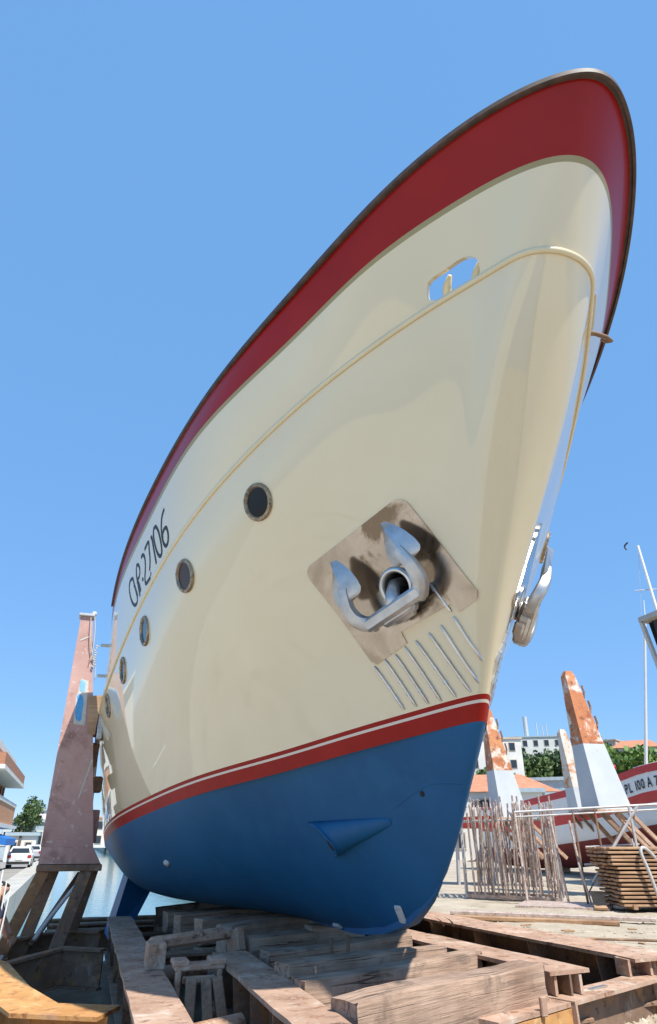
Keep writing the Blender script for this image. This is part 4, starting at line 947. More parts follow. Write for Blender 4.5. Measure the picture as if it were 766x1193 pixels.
# ------------------------------------------------------------------ rack of scaffold frames (each frame leans a little differently)
G_FR = 'scaffold frames stacked upright in a rack on the sand'
def frame_proto(h=2.35, wd=1.0, rungs=6):
    t = empty('scaffold_section', (0, 0, 0), 0, 'weathered tubular scaffold frame standing between others in the middle of the rack', 'scaffold frame', G_FR)
    for x in (0, wd):
        mb = MB(); mb.tube([(x, 0, 0), (x, 0, h)], .026, 6); mb.build('upright', M['pole'], t, smooth='auto', local=True)
    for k in range(rungs):
        z = .18 + k * (h - .35) / (rungs - 1)
        if k in (1, 3): continue
        mb = MB(); mb.tube([(.03, 0, z), (wd - .03, 0, z)], .022, 6, caps=False); mb.build('rung', M['pole'], t, smooth='auto', local=True)
    return t
fr0 = None
rack_o = Vector((8.05, 19.1, 0.0)); rdir = Vector((1.55, -1.75, 0)).normalized()
for k in range(26):
    c = rack_o + rdir * (k * .098) + Vector((math.cos(R(58)), math.sin(R(58)), 0)) * ((k % 3 - 1) * .12)
    c += Vector((random.uniform(-.03, .03), random.uniform(-.03, .03), .12))
    rot = (R(random.uniform(-3, 2)), R(-13 + random.uniform(-3.5, 3.5) + (k - 13) * .2), R(58 + random.uniform(-5, 5)))
    if fr0 is None: fr0 = frame_proto(); fr0.location = c; fr0.rotation_euler = rot; o = fr0
    else: o = copy_tree(fr0, loc=c, rot=rot)
    s = random.uniform(.93, 1.04); o.scale = (1, 1, s)
    o['label'] = 'weathered tubular scaffold section standing between others in the middle of the rack'
    if k == 0: o['label'] = 'weathered tubular scaffold frame, the leftmost of the rack, nearest the blue stem'
    if k == 25: o['label'] = 'weathered tubular scaffold frame, the rightmost of the rack, nearest the trestle'
rk = empty('frame_rack', (8.9, 18.0, 0), 0, 'low pallet rack with cross tubes holding the scaffold frames', 'rack')
perp = Vector((math.cos(R(58)), math.sin(R(58)), 0))
for q in (.0, .95):
    a = rack_o + perp * q - rdir * .3; b = a + rdir * 2.75
    mb = MB(); mb.beam(a + Vector((0, 0, .07)), b + Vector((0, 0, .07)), .10, .10, bev=.01); mb.build('runner', M['pole'], rk)
    mb = MB(); mb.tube([a + Vector((0, 0, 2.02)), b + Vector((0, 0, 2.06))], .03, 6); mb.build('rail', M['pole_grey'], rk, smooth='auto')
for q in (0, 2.7):
    a = rack_o + rdir * (q - .28) + perp * -.03
    for pz in (0, 1.02):
        mb = MB(); mb.tube([a + perp * pz, a + perp * pz + Vector((0, 0, 2.1))], .03, 6); mb.build('corner_tube', M['pole_grey'], rk, smooth='auto')
for k, (x, y, l, ang) in enumerate(((9.3, 16.55, 2.1, 6), (8.55, 17.3, 2.25, -9), (9.75, 16.35, 2.0, 3))):
    mb = MB(); tp = Vector((x, y, 0)); mb.tube([tp, tp + Vector((math.sin(R(ang)) * -.5, .25, l))], .032, 8); o = mb.build('loose_tube', M['pole'], smooth='auto')
    tag(o, ('loose pale tube leaning on the frame rack, middle of the three', 'loose tube leaning on the rack nearest the blue stem', 'loose tube leaning on the rack nearest the board stack')[k], 'tube')
# working trestle tower right of the rack
tw = empty('scaffold_tower', (10.4, 15.8, 0), 0, 'light scaffold trestle with a diagonal brace between the frame rack and the board stack', 'scaffold')
def tb(a, b, r_=.03, m_='pole_grey', name='tube'):
    mb = MB(); mb.tube([a, b], r_, 6); mb.build(name, M[m_], tw, smooth='auto')
tA = Vector((8.2, 16.9, 2.20)); tB = Vector((11.3, 14.75, 2.36)); tdir = (tB - tA).normalized()
tb(tA, tB, .035, name='top_rail'); tb(tA + Vector((0, 0, -.12)), tB + Vector((0, 0, -.12)), .022, name='top_rail')
for f, r_ in ((.78, .035), (.55, .028), (.40, .028)):
    p = tA.lerp(tB, f); tb(Vector((p.x + .05, p.y, .0)), p, r_, 'pole_grey' if f > .7 else 'rust_dark', 'upright')
p0 = tA.lerp(tB, .84); tb(p0, Vector((9.55, 15.8, .55)), .035, name='diagonal_brace')
tb(Vector((9.45, 15.9, .95)), Vector((10.75, 15.0, 1.02)), .028, name='mid_rail'); tb(Vector((9.5, 15.9, .0)), Vector((9.35, 16.0, 1.0)), .025, name='upright'); tb(Vector((10.6, 15.1, .05)), Vector((10.5, 15.2, 1.55)), .022, name='upright')
tb(Vector((9.9, 16.3, 1.35)), Vector((10.9, 15.4, 1.42)), .025, name='mid_rail'); tb(Vector((9.7, 16.2, .3)), Vector((10.5, 15.4, 1.9)), .02, 'rust_dark', 'diagonal_brace')
# ------------------------------------------------------------------ stack of scaffold boards
G_BD = 'scaffold boards piled at the right edge'
sx = Vector((.94, -.34, 0)).normalized(); sy = Vector((.34, .94, 0)).normalized(); rz = math.atan2(sx.y, sx.x)
so_ = Vector((9.22, 14.42, .10))
b0 = None
for layer in range(15):
    for col in range(7):
        L = 2.9
        sh = random.uniform(-.035, .035) + (-.10 if layer > 9 else 0) - (.05 if layer > 11 else 0)
        c = so_ + sx * (L / 2 + sh) + sy * (.11 + col * .223) + Vector((0, 0, .045 + layer * .085))
        if b0 is None:
            mb = MB(); mb.box((0, 0, 0), (L, .205, .052), bev=.012); b0 = mb.build('scaffold_board', M['board'], None); o = b0
            tag(b0, 'brown weathered scaffold board lying inside the tall pile at the right edge', 'board', G_BD)
        else: o = b0.copy(); COL.objects.link(o)
        o['label'] = 'brown weathered scaffold board in the %s layer of the pile' % (['lowest', 'second lowest', 'third lowest', 'fourth lowest', 'fifth lowest', 'sixth lowest', 'seventh lowest', 'middle', 'seventh from top', 'sixth from top', 'fifth from top', 'fourth from top', 'third from top', 'second from top', 'topmost'][layer])
        o.location = c; o.rotation_euler = (R(random.uniform(-1.5, 1.5)), R(random.uniform(-.4, .4)), rz + R(random.uniform(-.6, .6)))
for k in range(2):
    c = so_ + sx * (.25 + 1.9 * k) + sy * .75 + Vector((0, 0, .02)); mb = MB(); mb.beam(c - sy * .8, c + sy * .8, .10, .10); o = mb.build('bearer', M['board']); tag(o, 'bearer under the board pile, %s end' % ('left' if k == 0 else 'right'), 'bearer')
lo = empty('bent_tube', (10.2, 13.8, 0), 0, 'bent grey tube loop leaning against the front of the board pile', 'tube')
p = so_ + sx * .62 - sy * .10
mb = MB(); mb.tube(smooth_line([p + Vector((.18, -.1, 0)), p + Vector((.05, -.05, .7)), p + Vector((-.05, 0, 1.16)), p + Vector((.08, .0, 1.25)), p + Vector((.35, .02, 1.05)), p + Vector((.55, .02, .75)), p + Vector((.75, .0, .2))], 5), .04, 8); mb.build('tube_loop', M['pole_grey'], lo, smooth=True)
mb = MB(); mb.box(p + Vector((.18, -.12, .03)), (.2, .16, .06), bev=.01); mb.build('foot', M['pole_grey'], lo)
mb = MB(); mb.box((8.9, 16.2, .035), (2.2, 1.7, .05), Matrix.Rotation(-.75, 3, 'Z')); o = mb.build('plywood_sheet', M['pole']); tag(o, 'flat greyish sheet lying in front of the frame rack', 'sheet')
mb = MB(); mb.beam((8.95, 14.9, .05), (9.45, 15.6, .35), .30, .05); o = mb.build('loose_board', M['board']); tag(o, 'board end sloping down at the left foot of the board pile', 'board')
# ------------------------------------------------------------------ red and white boat behind
pb = empty('fishing_boat', (20.6, 26, 0), 0, 'white boat with red stripes and registration PL 100 A 70 behind the posts', 'boat')
def pb_y(t): return 12.0 + 25.0 * t
def pb_b(t): return 2.1 * (1 - (1 - min(1, t / .42)) ** 2.1) ** .75 * (1 - .35 * max(0, (t - .7) / .3) ** 2)
def pb_z(t): return lin([0, .43, .54, .77, .85, 1], [5.0, 4.24, 3.80, 3.30, 3.25, 3.35], t)
LV = [('gunwale', 0, .30, 'p_red', 1.02), ('upper_strake', .30, 1.0, 'white', 1.0), ('red_stripe', 1.0, 1.42, 'p_red', .985), ('lower_strake', 1.42, 2.2, 'white', .96), ('bottom', 2.2, 3.1, 'p_maroon', .90)]
M['p_red'] = mat('bright_red_paint', [(0.3, (0.50, 0.03, 0.03)), (0.7, (0.60, 0.045, 0.04))], rough=0.4)
M['p_maroon'] = mat('maroon_bottom_paint', [(0.3, (0.20, 0.035, 0.03)), (0.7, (0.28, 0.05, 0.04))], rough=0.7)
def pb_pt(t, dz, s):
    f = 1 - .10 * (dz / 2.0) ** 2 if dz < 2 else .90 - .62 * ((dz - 2) / 1.1) ** 1.6
    return Vector((20.6 + s * pb_b(t) * f, pb_y(t) + dz * .35 * (1 - t), pb_z(t) - dz))
for nm, d0, d1, mt, k_ in LV:
    rows = []; nd = 2 if d1 - d0 < .7 else 7
    for j in range(nd + 1):
        dz = d0 + (d1 - d0) * j / nd
        ex = .03 if nm in ('gunwale',) else 0
        rows.append([pb_pt(t / 60, dz, 1) + Vector((ex, 0, 0)) for t in range(60, -1, -1)] + [pb_pt(t / 60, dz, -1) - Vector((ex, 0, 0)) for t in range(61)])
    mb = MB(); strip(mb, rows); o = mb.build(nm, M[mt], pb, smooth=True); weld(o)
V = []; F = []
for t in range(61): V += [pb_pt(t / 60, .3, -1), pb_pt(t / 60, .3, 1)]
mb = MB(); mb.add(V, [(2 * i, 2 * i + 1, 2 * i + 3, 2 * i + 2) for i in range(60)]); mb.build('deck', M['deck'], pb)
mb = MB(); mb.hexa([(20.2, 33.5, 3.0), (21.4, 33.5, 3.0), (21.4, 35, 3.0), (20.2, 35, 3.0), (20.3, 33.6, 3.35), (21.3, 33.6, 3.35), (21.3, 34.9, 3.35), (20.3, 34.9, 3.35)]); mb.build('hatch', M['p_red'], pb)
mb = MB(); mb.tube([(19.0, 25.6, 3.95), (19.0, 25.4, 4.3)], .10, 8); mb.tube([(18.85, 25.5, 4.3), (19.35, 25.2, 4.42)], .12, 8); mb.box((19.05, 25.4, 4.1), (.3, .5, .16), bev=.03); mb.build('mooring_bitt', M['p_red'], pb, smooth='auto')
mb = MB(); mb.box((18.46, 32.1, 2.45), (.06, .10, .14)); mb.build('scupper', M['dark'], pb)
# wheelhouse with overhanging roof near the bow
wh = []
mb = MB(); mb.hexa([(16.85, 16.2, 9.30), (21.8, 16.2, 9.30), (21.8, 19.9, 9.30), (17.0, 19.8, 9.30), (16.85, 16.2, 9.5), (21.8, 16.2, 9.5), (21.8, 19.9, 9.5), (17.0, 19.8, 9.5)]); mb.build('wheelhouse_roof', M['concrete'], pb)
for a, b in (((17.05, 19.7, 9.28), (18.2, 19.9, 4.9)), ((17.05, 16.4, 9.28), (18.1, 16.6, 4.9)), ((17.8, 19.7, 9.28), (18.9, 19.9, 4.9))):
    mb = MB(); mb.beam(a, b, .14, .14, up=(0, 1, 0)); mb.build('window_post', M['zinc'], pb)
mb = MB(); mb.hexa([(18.0, 16.6, 4.5), (21.6, 16.6, 4.5), (21.6, 19.8, 4.5), (18.0, 19.8, 4.5), (17.55, 16.5, 7.9), (21.6, 16.5, 7.9), (21.6, 19.7, 7.9), (17.55, 19.7, 7.9)]); mb.build('wheelhouse', M['zinc'], pb)
mb = MB(); mb.hexa([(17.52, 16.6, 7.95), (21.5, 16.6, 7.95), (21.5, 19.6, 7.95), (17.52, 19.6, 7.95), (17.3, 16.6, 9.25), (21.5, 16.6, 9.25), (21.5, 19.6, 9.25), (17.3, 19.6, 9.25)]); mb.build('wheelhouse_window', M['glass'], pb)
mb = MB(); mb.box((17.75, 19.0, 5.6), (.25, .6, .5), bev=.05); mb.build('fender', M['p_red'], pb)
for (a, b, r_) in (((22.0, 26.6, 3.0), (22.55, 24.9, 11.2), .085), ((22.6, 24.9, 11.1), (22.75, 24.8, 12.5), .03)):
    mb = MB(); mb.tube([a, b], [r_, r_ * .7], 8); mb.build('mast', M['white'], pb, smooth='auto')
mb = MB(); mb.tube([(21.9, 26.9, 4.6), (22.9, 25.8, 4.9)], .03, 6); mb.build('crosstree', M['pole_grey'], pb)
# keel supports under it
for k, y in enumerate((24.0, 28.0, 32.0)):
    mb = MB(); mb.box((20.6, y, .35), (1.2, .35, .7)); mb.box((20.6, y, .84), (.6, .30, .28)); o = mb.build('keel_block', M['timber_x']); tag(o, 'timber support under the red and white boat, %s' % ('nearest its bow', 'amidships', 'nearest its stern')[k], 'block')
# lettering, real mesh glyphs along the strake
xo = 0.0
for ch in 'PL 100 A 70':
    if ch == ' ': xo += .15; continue
    cu = bpy.data.curves.new('txt', 'FONT'); cu.body = ch; cu.size = .52; cu.offset = .008; cu.resolution_u = 3
    to = bpy.data.objects.new('boat_number', cu); COL.objects.link(to); bpy.context.view_layer.update()
    me = bpy.data.meshes.new_from_object(to.evaluated_get(bpy.context.evaluated_depsgraph_get())); bpy.data.objects.remove(to)
    V = []
    for v in me.vertices:
        y = 23.95 - (v.co.x + xo) * .74; t = (y - 12.0) / 25.0; dz = .84 - v.co.y * 1.0
        p_ = pb_pt(t, dz, -1); V.append((p_.x - .035 - pb.location.x, y - pb.location.y, p_.z - pb.location.z))
    xo += max(v.co.x for v in me.vertices) + .055
    me.vertices.foreach_set('co', [c for v in V for c in v]); me.materials.clear(); me.materials.append(M['black']); me.name = 'registration_character'
    o = bpy.data.objects.new('registration_character', me); COL.objects.link(o); o.parent = pb
# sailing mast beyond the right edge
sm_ = empty('mast', (26.3, 27.0, 0), 0, 'tall white mast with a small spreader rising past the grey wheelhouse roof', 'mast')
mb = MB(); mb.tube([(26.4, 26.6, 0), (25.95, 27.4, 17.1)], [.13, .08], 8); mb.build('mast_pole', M['white'], sm_, smooth='auto')
mb = MB(); mb.tube([(25.5, 27.9, 14.4), (26.5, 26.9, 14.3)], .03, 6); mb.build('spreader', M['pole_grey'], sm_)
mb = MB(); mb.tube(smooth_line([(25.6, 27.75, 17.4), (25.45, 27.9, 17.2), (25.5, 27.85, 16.95)], 4), .05, 6); mb.build('wind_vane', M['black'], sm_)
mb = MB(); mb.tube([(25.96, 27.4, 16.9), (25.2, 28.4, 9.0)], .012, 4); mb.build('stay_wire', M['pole_grey'], sm_)
# little red dinghy behind the stem
dg_ = empty('red_dinghy', (10.6, 25.6, 0), 0, 'small red boat with black awning just right of the blue stem behind the frames', 'boat')
mb = MB(); mb.hexa([(10.3, 24.5, 1.9), (11.9, 23.4, 1.9), (12.6, 24.6, 1.9), (11.0, 25.7, 1.9), (10.0, 24.4, 2.25), (12.2, 22.9, 2.35), (13.0, 24.4, 2.35), (10.8, 25.9, 2.25)]); mb.build('hull', M['p_red'], dg_)
mb = MB(); mb.hexa([(11.0, 24.0, 2.66), (12.2, 23.2, 2.66), (12.7, 24.2, 2.66), (11.5, 25.0, 2.66), (11.2, 24.0, 2.85), (12.1, 23.4, 2.85), (12.5, 24.1, 2.85), (11.6, 24.7, 2.85)]); mb.build('awning', M['black'], dg_)
for dx_, dy_ in ((-.7, .2), (.5, -.8), (.9, .3), (-.3, 1.0)):
    mb = MB(); mb.tube([(11.4 + dx_, 24.5 + dy_, 0), (11.4 + dx_ * .9, 24.5 + dy_ * .9, 1.92)], .05, 6); mb.build('leg', M['pole_grey'], dg_, smooth='auto')
# ------------------------------------------------------------------ background: town, trees, hill
cmx = cam.rotation_euler.to_matrix()
def at(px, py, dist):
    """world point seen at photo pixel, at a horizontal distance from the camera"""
    d = cmx @ Vector((px - W_PX / 2, -(py - H_PX / 2), -F_PX)); d /= math.hypot(d.x, d.y); return CAM + d * dist
M['wall_white'] = mat('white_render', [(0.3, (0.62, 0.60, 0.55)), (0.7, (0.74, 0.72, 0.67))], (.4, .4, .4), 1, rough=0.9)
M['wall_tan'] = mat('tan_render', [(0.3, (0.46, 0.38, 0.30)), (0.7, (0.56, 0.48, 0.38))], (.4, .4, .4), 1, rough=0.9)
M['brick'] = mat('brown_brick_panel', [(0.3, (0.36, 0.15, 0.08)), (0.7, (0.46, 0.22, 0.13))], (1, 1, 6), 1.5, rough=0.9)
M['orange_brick'] = mat('orange_brick_panel', [(0.3, (0.50, 0.22, 0.10)), (0.7, (0.60, 0.30, 0.16))], (1, 1, 6), 1.5, rough=0.9)
M['roof_tile'] = mat('terracotta_tiles', [(0.3, (0.42, 0.16, 0.08)), (0.7, (0.56, 0.26, 0.15))], (2, 2, 2), 1, rough=0.9, bump=.5)
M['roof_grey'] = mat('blue_grey_sheet_roof', [(0.3, (0.30, 0.38, 0.42)), (0.7, (0.42, 0.50, 0.54))], rough=0.6)
M['window'] = mat('window_glass', [(0, (0.03, 0.04, 0.05))], rough=0.08)
M['blue_awning'] = mat('blue_awning', [(0, (0.02, 0.16, 0.50))], rough=0.7)
M['hill'] = mat('scrub_hill', [(0.3, (0.05, 0.075, 0.025)), (0.7, (0.11, 0.13, 0.05))], (.2, .2, .2), 1, rough=1, bump=1)
def leafm(name, a, b): 
    m = mat(name, [(0.3, a), (0.7, b)], (.6, .6, .6), 1.2, rough=0.6); m.node_tree.nodes['Principled BSDF'].inputs['Transmission Weight'].default_value = 0; return m
M['leaf_dark'] = leafm('dark_foliage', (0.025, 0.055, 0.018), (0.06, 0.105, 0.03))
M['leaf_mid'] = leafm('mid_foliage', (0.05, 0.095, 0.022), (0.10, 0.15, 0.04))
M['leaf_bright'] = leafm('bright_foliage', (0.09, 0.17, 0.025), (0.16, 0.25, 0.05))
M['bark'] = mat('bark', [(0.3, (0.10, 0.07, 0.05)), (0.7, (0.18, 0.13, 0.09))], rough=0.9)
def tree(base, h, r, m, label, n=1400, leaf=.30, trunk=.35, flat=.8, group=None):
    t = empty('tree', tuple(base), 0, label, 'tree', group)
    base = Vector(base); top = base + Vector((0, 0, h)); cz = base.z + h * (trunk + (1 - trunk) / 2)
    mb = MB(); mb.tube([base, base + Vector((r * .05, 0, h * .3)), Vector((base.x, base.y, cz))], [h * .03, h * .022, h * .01], 7); mb.build('trunk', M['bark'], t, smooth=True)
    bl = []
    for k in range(14):
        u = Vector((random.gauss(0, 1), random.gauss(0, 1), random.gauss(0, 1))).normalized() * random.uniform(.35, .95)
        c = Vector((base.x + u.x * r * .75, base.y + u.y * r * .75, cz + u.z * h * (1 - trunk) * .42)); bl.append((c, r * random.uniform(.22, .42)))
    for c, br in bl[:6]:
        mb = MB(); mb.tube([Vector((base.x, base.y, base.z + h * random.uniform(.25, .5))), (Vector((base.x, base.y, cz)) + c) / 2, c], [h * .012, h * .008, h * .003], 5); mb.build('limb', M['bark'], t, smooth=True)
    mb = MB()
    for k in range(n):
        c, br = bl[random.randrange(len(bl))]
        u = Vector((random.gauss(0, 1), random.gauss(0, 1), random.gauss(0, 1) * flat)).normalized() * br * (random.random() ** .4)
        p = c + u; a = Vector((random.gauss(0, 1), random.gauss(0, 1), random.gauss(0, 1))).normalized(); b = a.orthogonal().normalized(); s = leaf * random.uniform(.5, 1.2)
        b = (b + a.cross(b) * random.uniform(-1, 1)).normalized(); c2 = a.cross(b)
        mb.add([p - b * s * .5, p + c2 * s * .28, p + b * s * .5, p - c2 * s * .28], [(0, 1, 2, 3)])
    mb.build('crown', m, t)
    return t
def house(name, c, size, rz_, wall, roof, label, cat='building', floors=2, cols=4, sides=('f', 'l'), rooftype='flat', gable=1.2, win=(1.0, 1.3), base=None):
    """box house centred on c (ground centre), windows as real recess frames + panes on front (-y local) and left (-x local) faces"""
    t = empty(name, tuple(c), rz_, label, cat); sx_, sy_, sz_ = size
    mb = MB(); mb.box((0, 0, sz_ / 2), size); mb.build('wall', wall, t, local=True)
    if rooftype == 'flat':
        mb = MB(); mb.box((0, 0, sz_ + .15), (sx_ + .5, sy_ + .5, .296)); mb.build('roof', roof, t, local=True)
    else:
        e = .4; X, Y = sx_ / 2 + e, sy_ / 2 + e; mb = MB()
        mb.add([(-X, -Y, sz_ + .01), (X, -Y, sz_ + .01), (X, Y, sz_ + .01), (-X, Y, sz_ + .01), (-X * .55, 0, sz_ + gable), (X * .55, 0, sz_ + gable)], [(0, 1, 5, 4), (1, 2, 5), (2, 3, 4, 5), (3, 0, 4), (3, 2, 1, 0)]); mb.build('roof', roof, t, local=True)
    fh = sz_ / floors
    for f in range(floors):
        for s in sides:
            L = sx_ if s == 'f' else sy_; n = cols if s == 'f' else max(1, int(cols * sy_ / sx_))
            for k in range(n):
                u = -L / 2 + L * (k + .5) / n; z = fh * f + fh * .55
                if s == 'f': c0 = (u, -sy_ / 2 - .03, z); sz2 = (win[0] + .2, .10, win[1] + .2); c1 = (u, -sy_ / 2 - .07, z); sz3 = (win[0], .06, win[1])
                else: c0 = (-sx_ / 2 - .03, u, z); sz2 = (.10, win[0] + .2, win[1] + .2); c1 = (-sx_ / 2 - .07, u, z); sz3 = (.06, win[0], win[1])
                mb = MB(); mb.box(c0, sz2); w_ = mb.build('window', M['wall_white'] if wall is not M['wall_white'] else M['wall_tan'], t, local=True)
                mb = MB(); mb.box(c1, sz3); p = mb.build('pane', M['window'], w_, local=True)
    return t
# hill on the right
V = []; F = []; nx, ny = 46, 14
for j in range(ny):
    for i in range(nx):
        x = 20 + i * 6; y = 90 + j * 12
        hgt = 19 * math.exp(-((x - 105) / 60) ** 2) * sstep((y - 95) / 70) + random.uniform(-.4, .4) + 3 * math.sin(x * .07) * sstep((y - 110) / 50)
        V.append((x, y, max(-.5, hgt) if 0 < j else -1))
for j in range(ny - 1):
    for i in range(nx - 1): a = j * nx + i; F.append((a, a + 1, a + 1 + nx, a + nx))
mb = MB(); mb.add(V, F); mb.build('hill', M['hill'], None, smooth=True, kind='structure')
def ang(px):  # heading that faces the camera from pixel column px
    d = at(px, 977, 1) - CAM; return -math.atan2(d.x, d.y)
p = at(556, 977, 130); house('apartment_block', (p.x, p.y, 6), (17, 9, 11.5), ang(556) + .2, M['wall_white'], M['wall_tan'], 'white apartment block on the rise just right of the blue stem', floors=4, cols=5)
p = at(637, 977, 185); t = house('hilltop_building', (p.x, p.y, 15), (13, 10, 9.4), ang(640) + .1, M['wall_white'], M['roof_grey'], 'pale hilltop building with tall chimneys behind the trees', floors=3, cols=5)
for (dx, h_, r_) in ((-1.5, 5.6, .55), (1.2, 4.0, .15), (2.6, 3.2, .12), (3.6, 3.6, .12)):
    mb = MB(); mb.tube([(dx, 0, 9.6), (dx, 0, 9.6 + h_)], r_, 8); mb.build('chimney' if r_ > .3 else 'antenna', M['zinc'], t, smooth='auto', local=True)
p = at(719, 977, 200); t = house('hilltop_house', (p.x, p.y, 14), (11, 10, 10.5), ang(719) - .3, M['wall_tan'], M['wall_tan'], 'tan hilltop house with a cluttered flat roof at the right', floors=3, cols=4)
for dx in (-4, -2.6, -1): 
    mb = MB(); mb.box((dx, 0, 11.2), (.8, .8, 1.4)); mb.build('chimney', M['wall_tan'], t, local=True)
p = at(763, 977, 190); house('tiled_house', (p.x, p.y, 14), (11, 9, 7.6), ang(760), M['wall_tan'], M['roof_tile'], 'house with an orange tiled roof on the hill at the right edge', floors=2, cols=3, rooftype='hip', gable=2.2)
p = at(578, 977, 66); house('low_house', (p.x, p.y, 0), (9.5, 8, 5.1), ang(578) + .15, M['wall_white'], M['roof_tile'], 'low white house with orange tiled roof behind the red-topped posts', floors=2, cols=4, rooftype='hip', gable=1.7, win=(.8, 1.1))
p = at(640, 977, 60); house('boat_shed', (p.x, p.y, 0), (6.5, 7, 4.4), ang(640), M['roof_grey'], M['roof_grey'], 'long blue-grey metal shed behind the middle posts', floors=1, cols=3, win=(.7, 1.0))
p = at(722, 977, 75); house('boat_shed', (p.x, p.y, 0), (14, 7, 6.6), ang(722), M['roof_grey'], M['roof_grey'], 'pale blue-roofed shed above the red and white boat', floors=1, cols=4)
p = at(612, 977, 56); house('white_cabin', (p.x, p.y, 0), (3.2, 3, 4.6), ang(612), M['wall_white'], M['roof_grey'], 'small white cabin between the tiled house and the blue-grey shed', floors=1, cols=2, win=(.6, .9))
HT = [(603, 886, 150, 8.5, 3.0, 'leaf_dark', 'slender dark conifer-like tree right of the nearest rusty post'),
      (622, 896, 135, 9, 5.5, 'leaf_mid', 'bushy green tree left below the hilltop building'), (640, 894, 140, 9, 6, 'leaf_dark', 'dark green tree directly below the hilltop building'), (655, 892, 145, 9, 5, 'leaf_mid', 'green tree half hidden by the shorter pale post'),
      (566, 908, 120, 7, 4, 'leaf_mid', 'small tree in front of the white apartment block'), (580, 908, 125, 6, 4, 'leaf_dark', 'small dark tree right of the white apartment block'),
      (710, 893, 105, 9, 4.6, 'leaf_bright', 'bright green tree just right of the tallest post'), (727, 893, 100, 9.5, 4.5, 'leaf_bright', 'bright green tree in front of the tan hilltop house'), (757, 892, 100, 9.0, 4.5, 'leaf_bright', 'bright green tree at the right edge behind the white mast'),
      (742, 893, 115, 8.5, 4, 'leaf_dark', 'dark tree between the two bright green ones'), (697, 876, 170, 10, 6, 'leaf_dark', 'dark scrubby tree left of the tan hilltop house'), (676, 890, 150, 9, 6, 'leaf_dark', 'dark tree behind the tallest post'), (590, 905, 140, 7, 4, 'leaf_mid', 'low tree on the slope behind the tiled house')]
for px, py, d_, h_, r_, m_, lab in HT:
    b = at(px, py, d_); tree((b.x, b.y, b.z - h_ * .66), h_, r_, M[m_], lab, n=1300, leaf=1.0, trunk=.15, group='trees on the hill to the right')
# left: street with building, trees, cars
bx = empty('street_building', (-6.9, 42, 0), 0, 'three-storey building with brown balconies and a blue awning at the left edge', 'building')
def bb(name, x0, x1, y0, y1, z0, z1, m, par=bx):
    mb = MB(); mb.box(((x0 + x1) / 2, (y0 + y1) / 2, (z0 + z1) / 2), (x1 - x0, y1 - y0, z1 - z0)); return mb.build(name, m, par)
bx.location = (-8, 55, 0)
bb('wall', -18, -8.75, 44, 61.4, -.4, 6.7, M['wall_white'])
bb('roof', -18, -8.3, 43, 61.8, 6.72, 7.15, M['wall_white'])
bb('balcony_front', -9.2, -7.45, 44, 61.85, 5.38, 6.05, M['brick']); bb('balcony_slab', -9.2, -7.38, 43.9, 61.95, 5.15, 5.378, M['wall_white'])
bb('balcony_slab', -9.0, -7.65, 43.9, 61.75, 3.70, 3.95, M['wall_white']); bb('balcony_front', -8.9, -7.7, 44, 61.6, 2.45, 3.698, M['orange_brick']); bb('balcony_slab', -9, -7.55, 43.9, 61.7, 2.2, 2.448, M['wall_white'])
for k in range(8):
    y = 45 + k * 2.05; w_ = bb('window', -8.78, -8.69, y, y + 1.3, 4.0, 5.1, M['brick']); bb('pane', -8.73, -8.66, y + .12, y + 1.18, 4.08, 5.0, M['window'], w_)
    w_ = bb('window', -8.78, -8.70, y, y + 1.3, -.2, 1.8, M['wall_tan']); bb('pane', -8.73, -8.67, y + .1, y + 1.2, -.1, 1.7, M['window'], w_)
    bb('shutter', -8.64, -8.60, y + .5, y + .95, 4.0, 5.1, M['brick'])
mb = MB(); mb.hexa([(-8.6, 51, 1.45), (-7.1, 51, 1.15), (-7.0, 58, 1.15), (-8.6, 58, 1.45), (-8.6, 51, 2.0), (-7.1, 51, 1.55), (-7.0, 58, 1.55), (-8.6, 58, 2.0)]); mb.build('awning', M['blue_awning'], bx)
b = at(34, 977, 92); house('glazed_building', (b.x - .5, b.y, -.4), (4.5, 8, 3.6), 0, M['roof_grey'], M['roof_grey'], 'low blue-green glazed building down the street at the left', floors=1, cols=3, sides=('f',))
b = at(30, 977, 78); house('kiosk', (b.x - .2, b.y, -.4), (2.6, 4, 2.2), 0, M['wall_white'], M['roof_grey'], 'small white kiosk with two windows beyond the street building', floors=1, cols=2, sides=('f',), win=(.5, .8))
b = at(49, 977, 110); house('far_house', (b.x, b.y, 0), (5, 8, 5.0), 0, M['wall_white'], M['roof_grey'], 'far white house at the end of the quay left of the post', floors=2, cols=2, sides=('f',))
b = at(120, 977, 150); house('far_house', (b.x - 1, b.y, 0), (9, 8, 5.0), 0, M['wall_white'], M['roof_tile'], 'far house seen between the post and the boat hull', floors=2, cols=3, sides=('f',))
b = at(33, 977, 86); tree((b.x, b.y, -.4), 6.9, 2.3, M['leaf_mid'], 'loose green tree rising behind the street building at the left', n=1600, leaf=.35, trunk=.3)
b = at(23, 977, 76); tree((b.x, b.y, -.4), 5.8, 1.4, M['leaf_mid'], 'smaller green tree close against the street building', n=1000, leaf=.32, trunk=.3)
M['car_white'] = mat('white_car_paint', [(0, (0.72, 0.73, 0.74))], rough=0.25, coat=1)
M['car_silver'] = mat('silver_car_paint', [(0, (0.50, 0.52, 0.55))], rough=0.3, metal=.3, coat=1)
M['tyre'] = mat('tyre', [(0, (0.02, 0.02, 0.02))], rough=0.8)
M['lamp_red'] = mat('tail_lamp', [(0, (0.45, 0.02, 0.02))], rough=0.2)
